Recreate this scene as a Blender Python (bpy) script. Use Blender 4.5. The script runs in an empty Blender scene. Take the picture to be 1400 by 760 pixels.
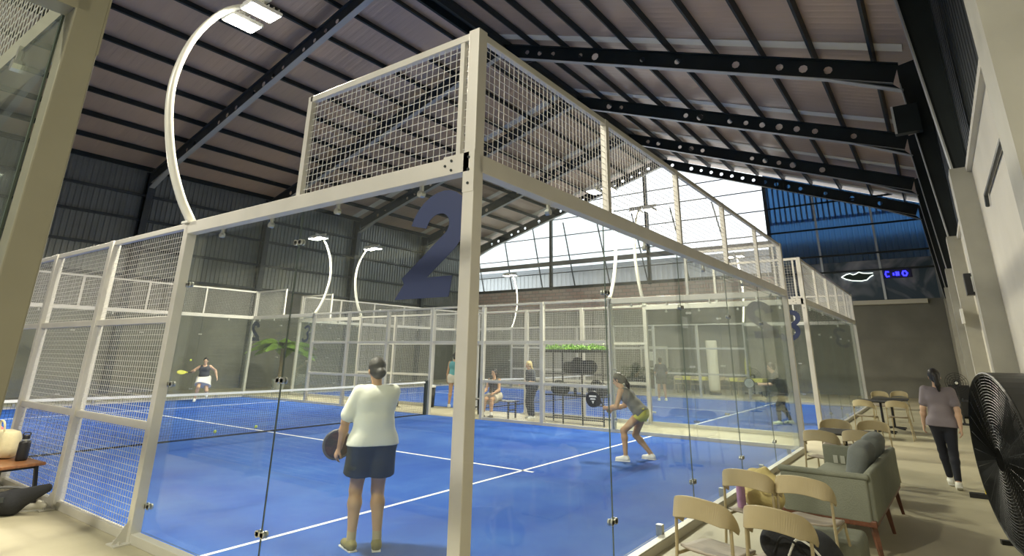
import bpy, math, random
import numpy as np
from mathutils import Vector, Matrix
random.seed(7)
np.random.seed(7)
S = bpy.context.scene
C = bpy.context.scene.collection
PI = math.pi

# ------------------------------------------------------------------ camera
CAM = Vector((-2.913, -2.509, 1.734))
yaw, pit, rol, FPX = .621, .304, .012, 770.371
fw = Vector((math.cos(yaw)*math.cos(pit), math.sin(yaw)*math.cos(pit), math.sin(pit)))
rt = Vector((math.sin(yaw), -math.cos(yaw), 0)); up = rt.cross(fw)
r2 = rt*math.cos(rol)+up*math.sin(rol); u2 = -rt*math.sin(rol)+up*math.cos(rol)
cd = bpy.data.cameras.new('camera'); co = bpy.data.objects.new('camera', cd); C.objects.link(co)
cd.sensor_fit = 'HORIZONTAL'; cd.sensor_width = 36; cd.lens = FPX/1400*36
cd.shift_x = -12/1400; cd.shift_y = -138.1/1400
cd.clip_start = .05; cd.clip_end = 300
m3 = Matrix((r2, u2, -fw)).transposed()
co.matrix_world = Matrix.Translation(CAM) @ m3.to_4x4()
S.camera = co

# ------------------------------------------------------------------ light and exposure
S.view_settings.view_transform = 'Standard'; S.view_settings.look = 'None'
S.view_settings.gamma = 1; S.view_settings.use_curve_mapping = False
S.view_settings.exposure = 0.12
S.cycles.transparent_max_bounces = 40
S.cycles.max_bounces = 8
S.cycles.sample_clamp_indirect = 6
w = bpy.data.worlds.new('world'); S.world = w; w.use_nodes = True
wn = w.node_tree; bg = wn.nodes['Background']
bg.inputs[0].default_value = (.93, .97, 1, 1); bg.inputs[1].default_value = 1.75
LAMP_W = 620

# ------------------------------------------------------------------ materials
MATS = {}
def mat(name, col, rough=.6, metal=0, noise=0, nscale=4, col2=None, bump=0, bscale=40, emit=0, spec=.5, stretch=None):
    if name in MATS: return MATS[name]
    m = bpy.data.materials.new(name); m.use_nodes = True; nt = m.node_tree; b = nt.nodes['Principled BSDF']
    b.inputs['Base Color'].default_value = (*col, 1); b.inputs['Roughness'].default_value = rough
    b.inputs['Metallic'].default_value = metal; b.inputs['Specular IOR Level'].default_value = spec
    tc = nt.nodes.new('ShaderNodeTexCoord'); mp = nt.nodes.new('ShaderNodeMapping')
    nt.links.new(tc.outputs['Object'], mp.inputs[0])
    if stretch: mp.inputs['Scale'].default_value = stretch
    n = nt.nodes.new('ShaderNodeTexNoise'); n.inputs['Scale'].default_value = nscale; n.inputs['Detail'].default_value = 5
    nt.links.new(mp.outputs[0], n.inputs['Vector'])
    r = nt.nodes.new('ShaderNodeValToRGB')
    c2 = col2 or tuple(c*(1-noise) for c in col)
    r.color_ramp.elements[0].position = .35; r.color_ramp.elements[1].position = .68
    r.color_ramp.elements[0].color = (*c2, 1); r.color_ramp.elements[1].color = (*col, 1)
    nt.links.new(n.outputs['Fac'], r.inputs[0])
    if noise or col2: nt.links.new(r.outputs[0], b.inputs['Base Color'])
    if bump:
        n2 = nt.nodes.new('ShaderNodeTexNoise'); n2.inputs['Scale'].default_value = bscale
        nt.links.new(mp.outputs[0], n2.inputs['Vector'])
        bp = nt.nodes.new('ShaderNodeBump'); bp.inputs['Strength'].default_value = bump; bp.inputs['Distance'].default_value = .01
        nt.links.new(n2.outputs['Fac'], bp.inputs['Height']); nt.links.new(bp.outputs[0], b.inputs['Normal'])
    if emit:
        b.inputs['Emission Color'].default_value = (*col, 1); b.inputs['Emission Strength'].default_value = emit
    MATS[name] = m
    return m

def glass_mat(name, tint, refl=.06, veil=.0, rough=.02):
    m = bpy.data.materials.new(name); m.use_nodes = True; nt = m.node_tree; nt.nodes.clear()
    o = nt.nodes.new('ShaderNodeOutputMaterial'); tr = nt.nodes.new('ShaderNodeBsdfTransparent'); tr.inputs[0].default_value = (*tint, 1)
    gl = nt.nodes.new('ShaderNodeBsdfGlossy'); gl.inputs['Roughness'].default_value = rough; gl.inputs[0].default_value = (.95, 1, .97, 1)
    ge = nt.nodes.new('ShaderNodeNewGeometry'); dp = nt.nodes.new('ShaderNodeVectorMath'); dp.operation = 'DOT_PRODUCT'
    nt.links.new(ge.outputs['Incoming'], dp.inputs[0]); nt.links.new(ge.outputs['Normal'], dp.inputs[1])
    def mth(op, a_, b_=None):
        q = nt.nodes.new('ShaderNodeMath'); q.operation = op
        for i_, v_ in enumerate((a_, b_)):
            if v_ is None: continue
            if isinstance(v_, (int, float)): q.inputs[i_].default_value = v_
            else: nt.links.new(v_, q.inputs[i_])
        return q.outputs[0]
    fac = mth('ADD', mth('MULTIPLY', mth('POWER', mth('SUBTRACT', 1.0, mth('ABSOLUTE', dp.outputs['Value'])), 5.0), .85), .03)
    mx = nt.nodes.new('ShaderNodeMixShader')
    nt.links.new(fac, mx.inputs[0]); nt.links.new(tr.outputs[0], mx.inputs[1]); nt.links.new(gl.outputs[0], mx.inputs[2])
    last = mx
    if veil:  # milky reflections painted in as a diffuse haze over the glass
        df = nt.nodes.new('ShaderNodeBsdfDiffuse'); df.inputs[0].default_value = (.75, .8, .76, 1)
        n = nt.nodes.new('ShaderNodeTexNoise'); n.inputs['Scale'].default_value = 1.3; tc = nt.nodes.new('ShaderNodeTexCoord')
        nt.links.new(tc.outputs['Object'], n.inputs['Vector'])
        mr = nt.nodes.new('ShaderNodeMapRange'); mr.inputs['From Min'].default_value = .3; mr.inputs['From Max'].default_value = .75
        mr.inputs['To Min'].default_value = veil*.5; mr.inputs['To Max'].default_value = veil*1.3
        nt.links.new(n.outputs['Fac'], mr.inputs['Value'])
        m2 = nt.nodes.new('ShaderNodeMixShader'); nt.links.new(mr.outputs[0], m2.inputs[0])
        nt.links.new(mx.outputs[0], m2.inputs[1]); nt.links.new(df.outputs[0], m2.inputs[2]); last = m2
    nt.links.new(last.outputs[0], o.inputs[0]); MATS[name] = m
    return m

def translucent_mat(name, col, col2, fac):
    m = bpy.data.materials.new(name); m.use_nodes = True; nt = m.node_tree; nt.nodes.clear()
    o = nt.nodes.new('ShaderNodeOutputMaterial'); t = nt.nodes.new('ShaderNodeBsdfTranslucent'); t.inputs[0].default_value = (*col, 1)
    d = nt.nodes.new('ShaderNodeBsdfPrincipled'); d.inputs['Base Color'].default_value = (*col2, 1); d.inputs['Roughness'].default_value = .4
    x = nt.nodes.new('ShaderNodeMixShader'); x.inputs[0].default_value = fac
    nt.links.new(t.outputs[0], x.inputs[1]); nt.links.new(d.outputs[0], x.inputs[2]); nt.links.new(x.outputs[0], o.inputs[0])
    MATS[name] = m; return m

galv = mat('painted_steel', (.62, .60, .54), .38, .25, noise=.08, nscale=3)
wire_m = mat('mesh_wire', (.66, .65, .60), .4, .2)
post1 = mat('foreground_post', (.30, .29, .22), .45, .2, noise=.08)
glass = glass_mat('court_glass', (.955, .975, .965), veil=.012)
gedge = mat('glass_edge', (.10, .13, .11), .3)
pane_m = glass_mat('window_pane', (.97, .98, .99))
lineM = mat('line_paint', (.85, .87, .88), .7)
steel_dark = mat('dark_steel', (.022, .032, .034), .45, .3, noise=.25, nscale=2)
flange_m = mat('lit_flange', (.42, .43, .40), .4, .2)  # light caught by the dark steel flanges, put into a paler colour
steel_grey = mat('grey_steel', (.07, .08, .085), .45, .3, noise=.2)
concrete = mat('concrete_floor', (.46, .42, .29), .5, 0, nscale=.7, col2=(.34, .31, .21), bump=.15, bscale=12)
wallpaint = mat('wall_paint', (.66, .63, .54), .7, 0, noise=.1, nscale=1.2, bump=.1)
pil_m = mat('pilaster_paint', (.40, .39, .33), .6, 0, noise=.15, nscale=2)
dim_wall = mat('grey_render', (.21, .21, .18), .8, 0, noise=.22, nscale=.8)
cream = mat('cream_ledge', (.62, .60, .50), .6)
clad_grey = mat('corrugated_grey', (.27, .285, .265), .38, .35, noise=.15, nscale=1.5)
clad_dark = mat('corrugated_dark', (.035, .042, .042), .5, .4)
clad_light = mat('louvre_light', (.34, .36, .34), .5, .3)
black = mat('black_plastic', (.012, .012, .013), .45)
blackf = mat('black_fabric', (.016, .017, .02), .85, bump=.3, bscale=60)
white_pl = mat('white_plastic', (.8, .8, .76), .4)
pole_m = mat('lamp_pole', (.72, .71, .63), .35, .1)
led = mat('led_face', (1, .95, .78), .5, emit=26)
turf = None

# ------------------------------------------------------------------ mesh builder
class MB:
    def __init__(s): s.v = []; s.f = []; s.m = []
    def add(s, vs, fs, mi=0):
        o = len(s.v); s.v += [tuple(v) for v in vs]; s.f += [tuple(i+o for i in f) for f in fs]; s.m += [mi]*len(fs)
        return s
    def box(s, a, b, mi=0, mis=None):
        x0, y0, z0 = a; x1, y1, z1 = b
        vs = [(x0,y0,z0),(x1,y0,z0),(x1,y1,z0),(x0,y1,z0),(x0,y0,z1),(x1,y0,z1),(x1,y1,z1),(x0,y1,z1)]
        fs = [(0,3,2,1),(4,5,6,7),(0,1,5,4),(2,3,7,6),(1,2,6,5),(3,0,4,7)]
        s.add(vs, fs, mi)
        if mis:
            for k, q in enumerate(mis): s.m[-6+k] = q
        return s
    def cbox(s, c, d, mi=0):
        return s.box([c[i]-d[i]/2 for i in range(3)], [c[i]+d[i]/2 for i in range(3)], mi)
    def bar(s, p, q, w_, h_, upv=(0,0,1), mi=0, w2=None, h2=None):
        p = Vector(p); q = Vector(q); t = (q-p).normalized(); u = Vector(upv)
        if abs(t.dot(u)) > .98: u = Vector((1,0,0))
        a = t.cross(u).normalized(); b = a.cross(t)
        w2 = w2 or w_; h2 = h2 or h_
        vs = [p-a*w_/2-b*h_/2, p+a*w_/2-b*h_/2, p+a*w_/2+b*h_/2, p-a*w_/2+b*h_/2,
              q-a*w2/2-b*h2/2, q+a*w2/2-b*h2/2, q+a*w2/2+b*h2/2, q-a*w2/2+b*h2/2]
        return s.add(vs, [(0,3,2,1),(4,5,6,7),(0,1,5,4),(2,3,7,6),(1,2,6,5),(3,0,4,7)], mi)
    def tube(s, pts, r, n=10, mi=0, cap=True, radii=None):
        pts = [Vector(p) for p in pts]; rings = []
        prev = None
        for i, p in enumerate(pts):
            t = (pts[min(i+1, len(pts)-1)]-pts[max(i-1, 0)]).normalized()
            if prev is None:
                u = Vector((0,0,1)) if abs(t.z) < .9 else Vector((1,0,0))
                a = t.cross(u).normalized()
            else: a = (prev-t*prev.dot(t)).normalized()
            prev = a; b = t.cross(a); rr = radii[i] if radii else r
            rings.append([p+(a*math.cos(2*PI*k/n)+b*math.sin(2*PI*k/n))*rr for k in range(n)])
        vs = [v for rg in rings for v in rg]; fs = []
        for i in range(len(rings)-1):
            for k in range(n):
                fs.append((i*n+k, i*n+(k+1) % n, (i+1)*n+(k+1) % n, (i+1)*n+k))
        if cap: fs.append(tuple(range(n))[::-1]); fs.append(tuple((len(rings)-1)*n+k for k in range(n)))
        return s.add(vs, fs, mi)
    def lathe(s, c, prof, n=16, mi=0, sx=1, sy=1):
        c = Vector(c); vs = []; fs = []
        for r, z in prof:
            for k in range(n): vs.append(c+Vector((r*sx*math.cos(2*PI*k/n), r*sy*math.sin(2*PI*k/n), z)))
        for i in range(len(prof)-1):
            for k in range(n): fs.append((i*n+k, i*n+(k+1) % n, (i+1)*n+(k+1) % n, (i+1)*n+k))
        fs.append(tuple(range(n))[::-1]); fs.append(tuple((len(prof)-1)*n+k for k in range(n)))
        return s.add(vs, fs, mi)
    def prism(s, poly, ax, t0, t1, mi=0):
        """poly: list of 2D, ax: axis of extrusion 0/1/2"""
        def mk(p, t):
            q = list(p); q.insert(ax, t); return q
        n = len(poly); vs = [mk(p, t0) for p in poly]+[mk(p, t1) for p in poly]
        fs = [tuple(range(n))[::-1], tuple(range(n, 2*n))]+[(k, (k+1) % n, n+(k+1) % n, n+k) for k in range(n)]
        return s.add(vs, fs, mi)
    def build(s, name, mats, parent=None, smooth=False, bevel=0, matrix=None, kind=None):
        me = bpy.data.meshes.new(name); me.from_pydata(s.v, [], s.f)
        if not isinstance(mats, (list, tuple)): mats = [mats]
        for m in mats: me.materials.append(m)
        me.polygons.foreach_set('material_index', s.m)
        if smooth: me.polygons.foreach_set('use_smooth', [True]*len(s.f))
        me.update()
        o = bpy.data.objects.new(name, me); C.objects.link(o)
        if parent is not None: o.parent = parent
        if matrix is not None: o.matrix_basis = matrix
        if bevel:
            b = o.modifiers.new('bevel', 'BEVEL'); b.width = bevel; b.segments = 2; b.limit_method = 'ANGLE'
        if kind: o['kind'] = kind
        return o

def empty(name, loc=(0,0,0), rz=0, label=None, cat=None, group=None, kind=None):
    o = bpy.data.objects.new(name, None); C.objects.link(o); o.location = loc; o.rotation_euler = (0,0,rz)
    o.empty_display_size = .1
    return tag(o, label, cat, group, kind)
def tag(o, label=None, cat=None, group=None, kind=None):
    if label: o['label'] = label
    if cat: o['category'] = cat
    if group: o['group'] = group
    if kind: o['kind'] = kind
    return o
def children(o): return [x for x in list(C.objects) if x.parent == o]
def copy_tree(o, parent=None):
    c = o.copy(); C.objects.link(c); c.parent = parent
    for ch in children(o): copy_tree(ch, c)
    return c

def spline(pts, n=8):
    """Catmull-Rom"""
    P = [Vector(p) for p in pts]; P = [P[0]*2-P[1]]+P+[P[-1]*2-P[-2]]; out = []
    for i in range(1, len(P)-2):
        for k in range(n):
            t = k/n; a, b, c, d = P[i-1:i+3]
            out.append(.5*((2*b)+(c-a)*t+(2*a-5*b+4*c-d)*t*t+(3*b-a-3*c+d)*t**3))
    out.append(P[-2]); return out

# ------------------------------------------------------------------ signed-distance bodies
def norm(v): v = np.asarray(v, float); return v/np.linalg.norm(v)
class SDF:
    def __init__(s, vox, k=.02): s.vox = vox; s.k = k; s.p = []; s.cut = []
    def cone(s, a, b, ra, rb, flat=None, fs=1, k=None):
        s.p.append((np.array(a, float), np.array(b, float), ra, rb, None if flat is None else norm(flat), fs, k or s.k, False)); return s
    def ball(s, a, r, flat=None, fs=1, k=None): return s.cone(a, a, r, r, flat, fs, k)
    def carve(s, a, r, k=.004): s.p.append((np.array(a, float), np.array(a, float), r, r, None, 1, k, True)); return s
    def half(s, p, n): s.cut.append((np.array(p, float), norm(n))); return s   # keeps the side against n
    def mesh(s):
        pad = .05; pos = [q for q in s.p if not q[7]]
        lo = np.min([np.minimum(a-ra*max(1, 1), b-rb) for a, b, ra, rb, *_ in pos], 0)-pad
        hi = np.max([np.maximum(a+ra, b+rb) for a, b, ra, rb, *_ in pos], 0)+pad
        n = np.ceil((hi-lo)/s.vox).astype(int)+1
        F = np.full(n, .06, np.float32)
        ax = [lo[i]+np.arange(n[i])*s.vox for i in range(3)]
        for a, b, ra, rb, fl, fs, k, neg in s.p:
            m = k+.03+2*s.vox
            l = np.clip(np.floor((np.minimum(a-ra, b-rb)-m-lo)/s.vox).astype(int), 0, n); h = np.clip(np.ceil((np.maximum(a+ra, b+rb)+m-lo)/s.vox).astype(int)+1, 0, n)
            if np.any(h <= l): continue
            X, Y, Z = np.meshgrid(ax[0][l[0]:h[0]], ax[1][l[1]:h[1]], ax[2][l[2]:h[2]], indexing='ij')
            P = np.stack([X-a[0], Y-a[1], Z-a[2]], -1)
            ba = b-a
            if fl is not None:
                P = P+(P@fl)[..., None]*fl*(1/fs-1); ba = ba+(ba@fl)*fl*(1/fs-1)
            L = ba@ba
            t = np.clip(P@ba/L, 0, 1) if L > 1e-12 else np.zeros(P.shape[:3])
            d = np.linalg.norm(P-t[..., None]*ba, axis=-1)-(ra+(rb-ra)*t)
            if fl is not None: d = d*(.5+.5*fs)
            G = F[l[0]:h[0], l[1]:h[1], l[2]:h[2]]
            if neg:
                d = -d; hh = np.clip(.5+.5*(G-d)/-k*-1, 0, 1); G[...] = np.maximum(G, d)
            else:
                hh = np.clip(.5+.5*(G-d)/k, 0, 1); G[...] = G+(d-G)*hh-k*hh*(1-hh)
        if s.cut:
            X, Y, Z = np.meshgrid(*ax, indexing='ij')
            for p, nn in s.cut:
                F = np.maximum(F, (X-p[0])*nn[0]+(Y-p[1])*nn[1]+(Z-p[2])*nn[2])
        # surface nets
        ins = F < 0; I = np.zeros(np.array(F.shape)-1, np.uint8)
        cor = [(i, j, k) for i in (0, 1) for j in (0, 1) for k in (0, 1)]
        sh = lambda A, c: A[c[0]:A.shape[0]-1+c[0], c[1]:A.shape[1]-1+c[1], c[2]:A.shape[2]-1+c[2]]
        for c in cor: I += sh(ins, c)
        act = (I > 0) & (I < 8); idx = np.argwhere(act)
        if not len(idx): return [], []
        num = -np.ones(act.shape, int); num[act] = np.arange(len(idx))
        acc = np.zeros((len(idx), 3)); cnt = np.zeros(len(idx))
        val = {c: sh(F, c)[act] for c in cor}
        for c in cor:
            for d in range(3):
                if c[d]: continue
                e = list(c); e[d] = 1; e = tuple(e); a, b = val[c], val[e]; cr = (a < 0) != (b < 0)
                t = np.where(cr, a/np.where(cr, a-b, 1), 0); q = np.array(c, float)+np.zeros((len(idx), 3)); q[:, d] = t
                acc[cr] += q[cr]; cnt[cr] += 1
        V = lo+(idx+acc/cnt[:, None])*s.vox
        fs = []
        for d in range(3):
            u, v = (d+1) % 3, (d+2) % 3
            A = [slice(1, -1)]*3; A[d] = slice(0, F.shape[d]-1); B = list(A); B[d] = slice(1, F.shape[d])
            for (q, flip) in ((ins[tuple(A)] & ~ins[tuple(B)], False), (~ins[tuple(A)] & ins[tuple(B)], True)):
                g = np.argwhere(q)
                if not len(g): continue
                off = np.ones(3, int); off[d] = 0; g = g+off
                def nn_(du, dv):
                    w_ = g.copy(); w_[:, u] += du; w_[:, v] += dv; return num[w_[:, 0], w_[:, 1], w_[:, 2]]
                quad = np.stack([nn_(-1, -1), nn_(0, -1), nn_(0, 0), nn_(-1, 0)], 1)
                if flip: quad = quad[:, ::-1]
                fs.append(quad)
        return V, np.concatenate(fs)
    def build(s, name, m, parent=None):
        V, Fq = s.mesh(); me = bpy.data.meshes.new(name)
        me.from_pydata(np.asarray(V).tolist(), [], np.asarray(Fq).tolist()); me.materials.append(m)
        me.polygons.foreach_set('use_smooth', [True]*len(me.polygons)); me.update()
        o = bpy.data.objects.new(name, me); C.objects.link(o)
        if parent is not None: o.parent = parent
        return o

# ================================================================== THE HALL
YR, YL, RIDGE, ZR, ZKR, ZKL, GX, BX = -3.3, 25.5, 10.0, 13.95, 9.0, 9.5, 30.2, -9.0
FR = [-4.4, 1.4, 7.2, 13.0, 18.8, 24.6, 29.8]
MB().box((BX, YR-.3, -.2), (GX+.3, YL+.3, 0)).build('floor', concrete, kind='structure')

def corr_sheet(p0, du, dv, nu, amp, name, m, parent=None, kind=None, thick=.02):
    """corrugated sheet: origin p0, ribs run along dv, nu ribs along du, with thickness"""
    p0 = Vector(p0); du = Vector(du); dv = Vector(dv); n = du.cross(dv).normalized()
    prof = []
    for k in range(nu):
        for t, h in ((0, 0), (.55, 0), (.65, 1), (.9, 1)): prof.append(((k+t)/nu, h*amp))
    prof.append((1, 0)); vs = []
    for t, h in prof:
        a = p0+du*t+n*h; vs += [a, a+dv, a-n*thick, a+dv-n*thick]
    fs = []
    for i in range(len(prof)-1):
        j = 4*i; fs += [(j, j+4, j+5, j+1), (j+2, j+3, j+7, j+6)]
    mb = MB(); mb.add(vs, fs); return mb.build(name, m, parent, kind=kind)

# roof sheets with purlins
roof_m = mat('roof_sheet', (.62, .46, .33), .36, .25, nscale=.5, col2=(.44, .34, .26), stretch=(.6, .3, .3), bump=.1, bscale=2)
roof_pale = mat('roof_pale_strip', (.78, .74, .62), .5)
def roof(y0, z0, y1, z1, name, n):
    o = corr_sheet((BX, y0, z0), (GX+.6-BX, 0, 0), (0, y1-y0, z1-z0), 130, .004, name, roof_m, kind='structure')
    L = Vector((0, y1-y0, z1-z0)); nn = Vector((0, -(z1-z0), y1-y0)).normalized()
    if nn.z < 0: nn = -nn
    for k in range(n):
        t = (k+.25)/n
        c = Vector((0, y0, z0))+L*t-nn*.13
        mb = MB(); mb.bar((BX, c.y, c.z), (GX, c.y, c.z), .07, .2, nn); mb.build('purlin', steel_dark, o)
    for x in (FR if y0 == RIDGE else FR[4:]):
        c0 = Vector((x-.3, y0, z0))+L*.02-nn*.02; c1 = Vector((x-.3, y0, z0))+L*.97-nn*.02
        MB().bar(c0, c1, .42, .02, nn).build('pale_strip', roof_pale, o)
    return o
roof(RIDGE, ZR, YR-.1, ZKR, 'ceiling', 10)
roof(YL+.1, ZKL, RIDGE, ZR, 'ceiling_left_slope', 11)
MB().bar((BX, RIDGE-.25, ZR-.35), (GX, RIDGE-.25, ZR-.35), .10, .4).bar((BX, RIDGE+.25, ZR-.35), (GX, RIDGE+.25, ZR-.35), .10, .4).bar((BX, RIDGE, ZR-.2), (GX, RIDGE, ZR-.2), .5, .05).build('trim_ridge', steel_dark, kind='structure')

# portal frames
def rafter_mb(x, y0, z0, y1, z1, dep, hole_r, rnd, haunch):
    """web with round holes between (y0,z0) and (y1,z1) = underside of the roof; flange below"""
    a = Vector((x, y0, z0)); b = Vector((x, y1, z1)); L = (b-a).length; t = (b-a)/L; dn = Vector((0, -t.z, t.y))
    if dn.z > 0: dn = -dn
    mb = MB(); n = int(L/.62); wd = .016
    for k in range(n):
        s0, s1 = L*k/n, L*(k+1)/n; c = (s0+s1)/2; hh = rnd.random() < .62 and k < n-2 and k > 0
        d0 = d1 = dep
        R4 = [a+t*s0, a+t*s1, a+t*s1+dn*d1, a+t*s0+dn*d0]
        for side in (-1, 1):
            o = Vector((wd*side/2, 0, 0))
            if not hh: mb.add([p+o for p in R4], [(0, 1, 2, 3)])
            else:
                cc = a+t*c+dn*dep*.5; rr = hole_r*(.7+.5*rnd.random())
                hx = (s1-s0)/2; outer = []; inner = []
                for q in range(8):
                    an = q*PI/4; cx_, sy_ = math.cos(an), math.sin(an); mxx = max(abs(cx_), abs(sy_))
                    outer.append(cc+t*hx*cx_/mxx+dn*dep/2*sy_/mxx+o); inner.append(cc+t*rr*cx_+dn*rr*sy_+o)
                mb.add(outer+inner, [(q, (q+1) % 8, 8+(q+1) % 8, 8+q) for q in range(8)])
    mb.bar(a+dn*dep, b+dn*dep, .22, .02, dn, 1); mb.bar(a+dn*.01, b+dn*.01, .22, .02, dn)
    if haunch:
        e = b; f = b-t*1.5
        mb.prism([(f.y+dn.y*dep, f.z+dn.z*dep), (e.y+dn.y*dep, e.z+dn.z*dep), (e.y, e.z-dep-.2)], 0, x-.012, x+.012)
        mb.bar((x, f.y+dn.y*dep, f.z+dn.z*dep), (x, e.y, e.z-dep-.2), .22, .025, (0, 0, 1), 1)
    return mb
names = ['behind the viewpoint', 'nearest the viewpoint', 'over the first lamp', 'crossing above the corner cage', 'second visible towards the gable', 'third visible towards the gable', 'against the glazed gable']
rnd = random.Random(3)
for i, x in enumerate(FR):
    root = empty('portal_frame', (0, 0, 0), label='dark steel roof frame with round web holes, '+names[i], cat='steel frame')
    rafter_mb(x, RIDGE, ZR-.25, YR+.45, ZKR-.15, .55, .13, rnd, True).build('rafter', [steel_dark, flange_m], root)
    rafter_mb(x, RIDGE, ZR-.25, YL-.45, ZKL-.15, .55, .11, rnd, True).build('rafter', [steel_grey, flange_m], root)
    for yy, sgn, zt, zb in ((YR, 1, ZKR, 4.35), (YL, -1, ZKL, 0)):
        mb = MB(); ym = yy+sgn*.2; yt = yy+sgn*.5
        mb.prism([(yy, zb), (ym, zb), (yt, zt-.75), (yt, zt-.2), (yy, zt-.1)], 0, x-.01, x+.01)
        mb.bar((x, ym, zb), (x, yt, zt-.72), .26, .022, (0, 1, 0), 1 if sgn > 0 else 0)
        mb.box((x-.13, min(yy, yy+sgn*.02), zb), (x+.13, max(yy, yy+sgn*.02), zt-.1))
        mb.build('column', [steel_dark if sgn > 0 else steel_grey, flange_m], root)

# right wall: concrete below, dark cladding above, pilasters
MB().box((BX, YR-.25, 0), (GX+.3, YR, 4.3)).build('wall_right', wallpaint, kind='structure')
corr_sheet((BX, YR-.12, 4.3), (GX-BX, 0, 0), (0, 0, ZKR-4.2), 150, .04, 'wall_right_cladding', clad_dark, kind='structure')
MB().box((BX, YR-.05, 4.28), (GX, YR+.06, 4.36)).build('trim_1', wallpaint, kind='structure')
for i, x in enumerate(FR[1:]):
    MB().box((x-.24, YR, 0), (x+.24, YR+.25, 4.35)).build('wall_right_pilaster', pil_m, kind='structure')
# louvred vent high on the right wall
lv = empty('wall_louvre', (2.1, YR+.02, 6.9), label='pale louvred vent panel high on the dark right wall above the concrete', cat='vent')
mb = MB(); mb.box((-1.2, 0, -1.5), (1.2, .05, -1.44)).box((-1.2, 0, 1.44), (1.2, .05, 1.5)).box((-1.2, 0, -1.5), (-1.14, .05, 1.5)).box((1.14, 0, -1.5), (1.2, .05, 1.5)); mb.build('frame', clad_light, lv)
mb = MB()
for k in range(24): mb.bar((-1.15, .025, -1.4+k*.121), (1.15, .025, -1.4+k*.121), .012, .09, (0, .8, .6))
mb.build('slats', clad_light, lv)
tag(MB().tube([(-6, YR+.03, 3.55), (5.6, YR+.03, 3.62), (5.72, YR+.03, 3.5)], .022, 8).build('wall_conduit', steel_grey), 'thin dark conduit running along the bare concrete right wall', 'conduit')

# left wall
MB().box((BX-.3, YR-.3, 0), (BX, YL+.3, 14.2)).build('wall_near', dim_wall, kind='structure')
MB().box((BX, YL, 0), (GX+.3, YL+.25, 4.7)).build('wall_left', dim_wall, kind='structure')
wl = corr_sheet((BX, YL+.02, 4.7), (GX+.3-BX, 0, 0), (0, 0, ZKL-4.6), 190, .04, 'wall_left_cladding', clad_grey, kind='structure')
for z in (4.75, 5.95, 7.2, 8.3):
    MB().box((BX, YL-.16, z-.05), (GX, YL-.02, z+.05)).build('girt', steel_grey, wl)

# gable wall
def roofz(y): return ZR+(ZKR-ZR)*(RIDGE-y)/(RIDGE-YR) if y < RIDGE else ZR+(ZKL-ZR)*(y-RIDGE)/(YL-RIDGE)
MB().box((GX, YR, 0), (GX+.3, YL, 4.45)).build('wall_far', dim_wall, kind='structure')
MB().box((GX-.35, -2.45, 4.22), (GX, 1.4, 4.42)).build('trim_2', cream, kind='structure')
brick = bpy.data.materials.new('pink_brick'); brick.use_nodes = True; nt = brick.node_tree; b = nt.nodes['Principled BSDF']
bt = nt.nodes.new('ShaderNodeTexBrick'); tc = nt.nodes.new('ShaderNodeTexCoord'); mp = nt.nodes.new('ShaderNodeMapping'); mp.inputs['Rotation'].default_value = (PI/2, 0, PI/2)
mp.inputs['Scale'].default_value = (1, 1, 1)
cx = nt.nodes.new('ShaderNodeSeparateXYZ'); cb = nt.nodes.new('ShaderNodeCombineXYZ')
nt.links.new(tc.outputs['Object'], cx.inputs[0]); nt.links.new(cx.outputs[1], cb.inputs[0]); nt.links.new(cx.outputs[2], cb.inputs[1])
nt.links.new(cb.outputs[0], bt.inputs['Vector']); bt.inputs['Scale'].default_value = 1.0
bt.inputs['Brick Width'].default_value = .55; bt.inputs['Row Height'].default_value = .22; bt.inputs['Mortar Size'].default_value = .02
bt.inputs['Color1'].default_value = (.88, .64, .57, 1); bt.inputs['Color2'].default_value = (.95, .80, .74, 1); bt.inputs['Mortar'].default_value = (.62, .55, .5, 1)
nt.links.new(bt.outputs[0], b.inputs['Base Color']); b.inputs['Roughness'].default_value = .8
MB().box((GX, 4.2, 4.45), (GX+.3, YL, 5.95)).build('wall_far_brick', brick, kind='structure')
# glazing: frame, mullions, panes
wroot = empty('window_1', (0, 0, 0), kind='structure')
mb = MB(); mb.box((GX-.12, 4.1, 5.95), (GX+.12, YL, 6.12)); mb.build('frame', steel_grey, wroot)
for y in (4.15, 11.3, 18.5):
    MB().box((GX-.1, y-.09, 5.9), (GX+.1, y+.09, roofz(y)-.2)).build('mullion', steel_grey, wroot)
for z in (7.05, 8.2, 9.6, 10.8, 11.8):
    ya = 4.15 if roofz(4.15) > z+.3 else RIDGE-(ZR-z-.3)*(RIDGE-YR)/(ZR-ZKR)
    yb = min(YL-.2, RIDGE+(ZR-z-.3)*(YL-RIDGE)/(ZR-ZKL))
    MB().box((GX-.05, ya, z-.025), (GX+.03, yb, z+.025)).build('mullion', steel_grey, wroot)
MB().box((GX-.1, 4.15, 7.55), (GX+.0, YL-.3, 7.85)).build('transom', mat('transom_grey', (.42, .42, .42), .6), wroot)
def gpoly(y0, y1, zb): return [(y0, zb), (y1, zb), (y1, roofz(y1)-.15)]+([(RIDGE, ZR-.15)] if y0 < RIDGE < y1 else [])+[(y0, roofz(y0)-.15)]
MB().prism(gpoly(4.15, YL-.1, 6.05), 0, GX+.04, GX+.05).build('pane', pane_m, wroot)
# slanting struts behind the glazing
st = wroot
for k in range(9):
    y = 6.6+2.7*k; MB().bar((31.6, y, 6.1), (31.6, y+.95, min(10.9, roofz(y)+.3)), .07, .07).build('strut', steel_grey, st)
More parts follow.
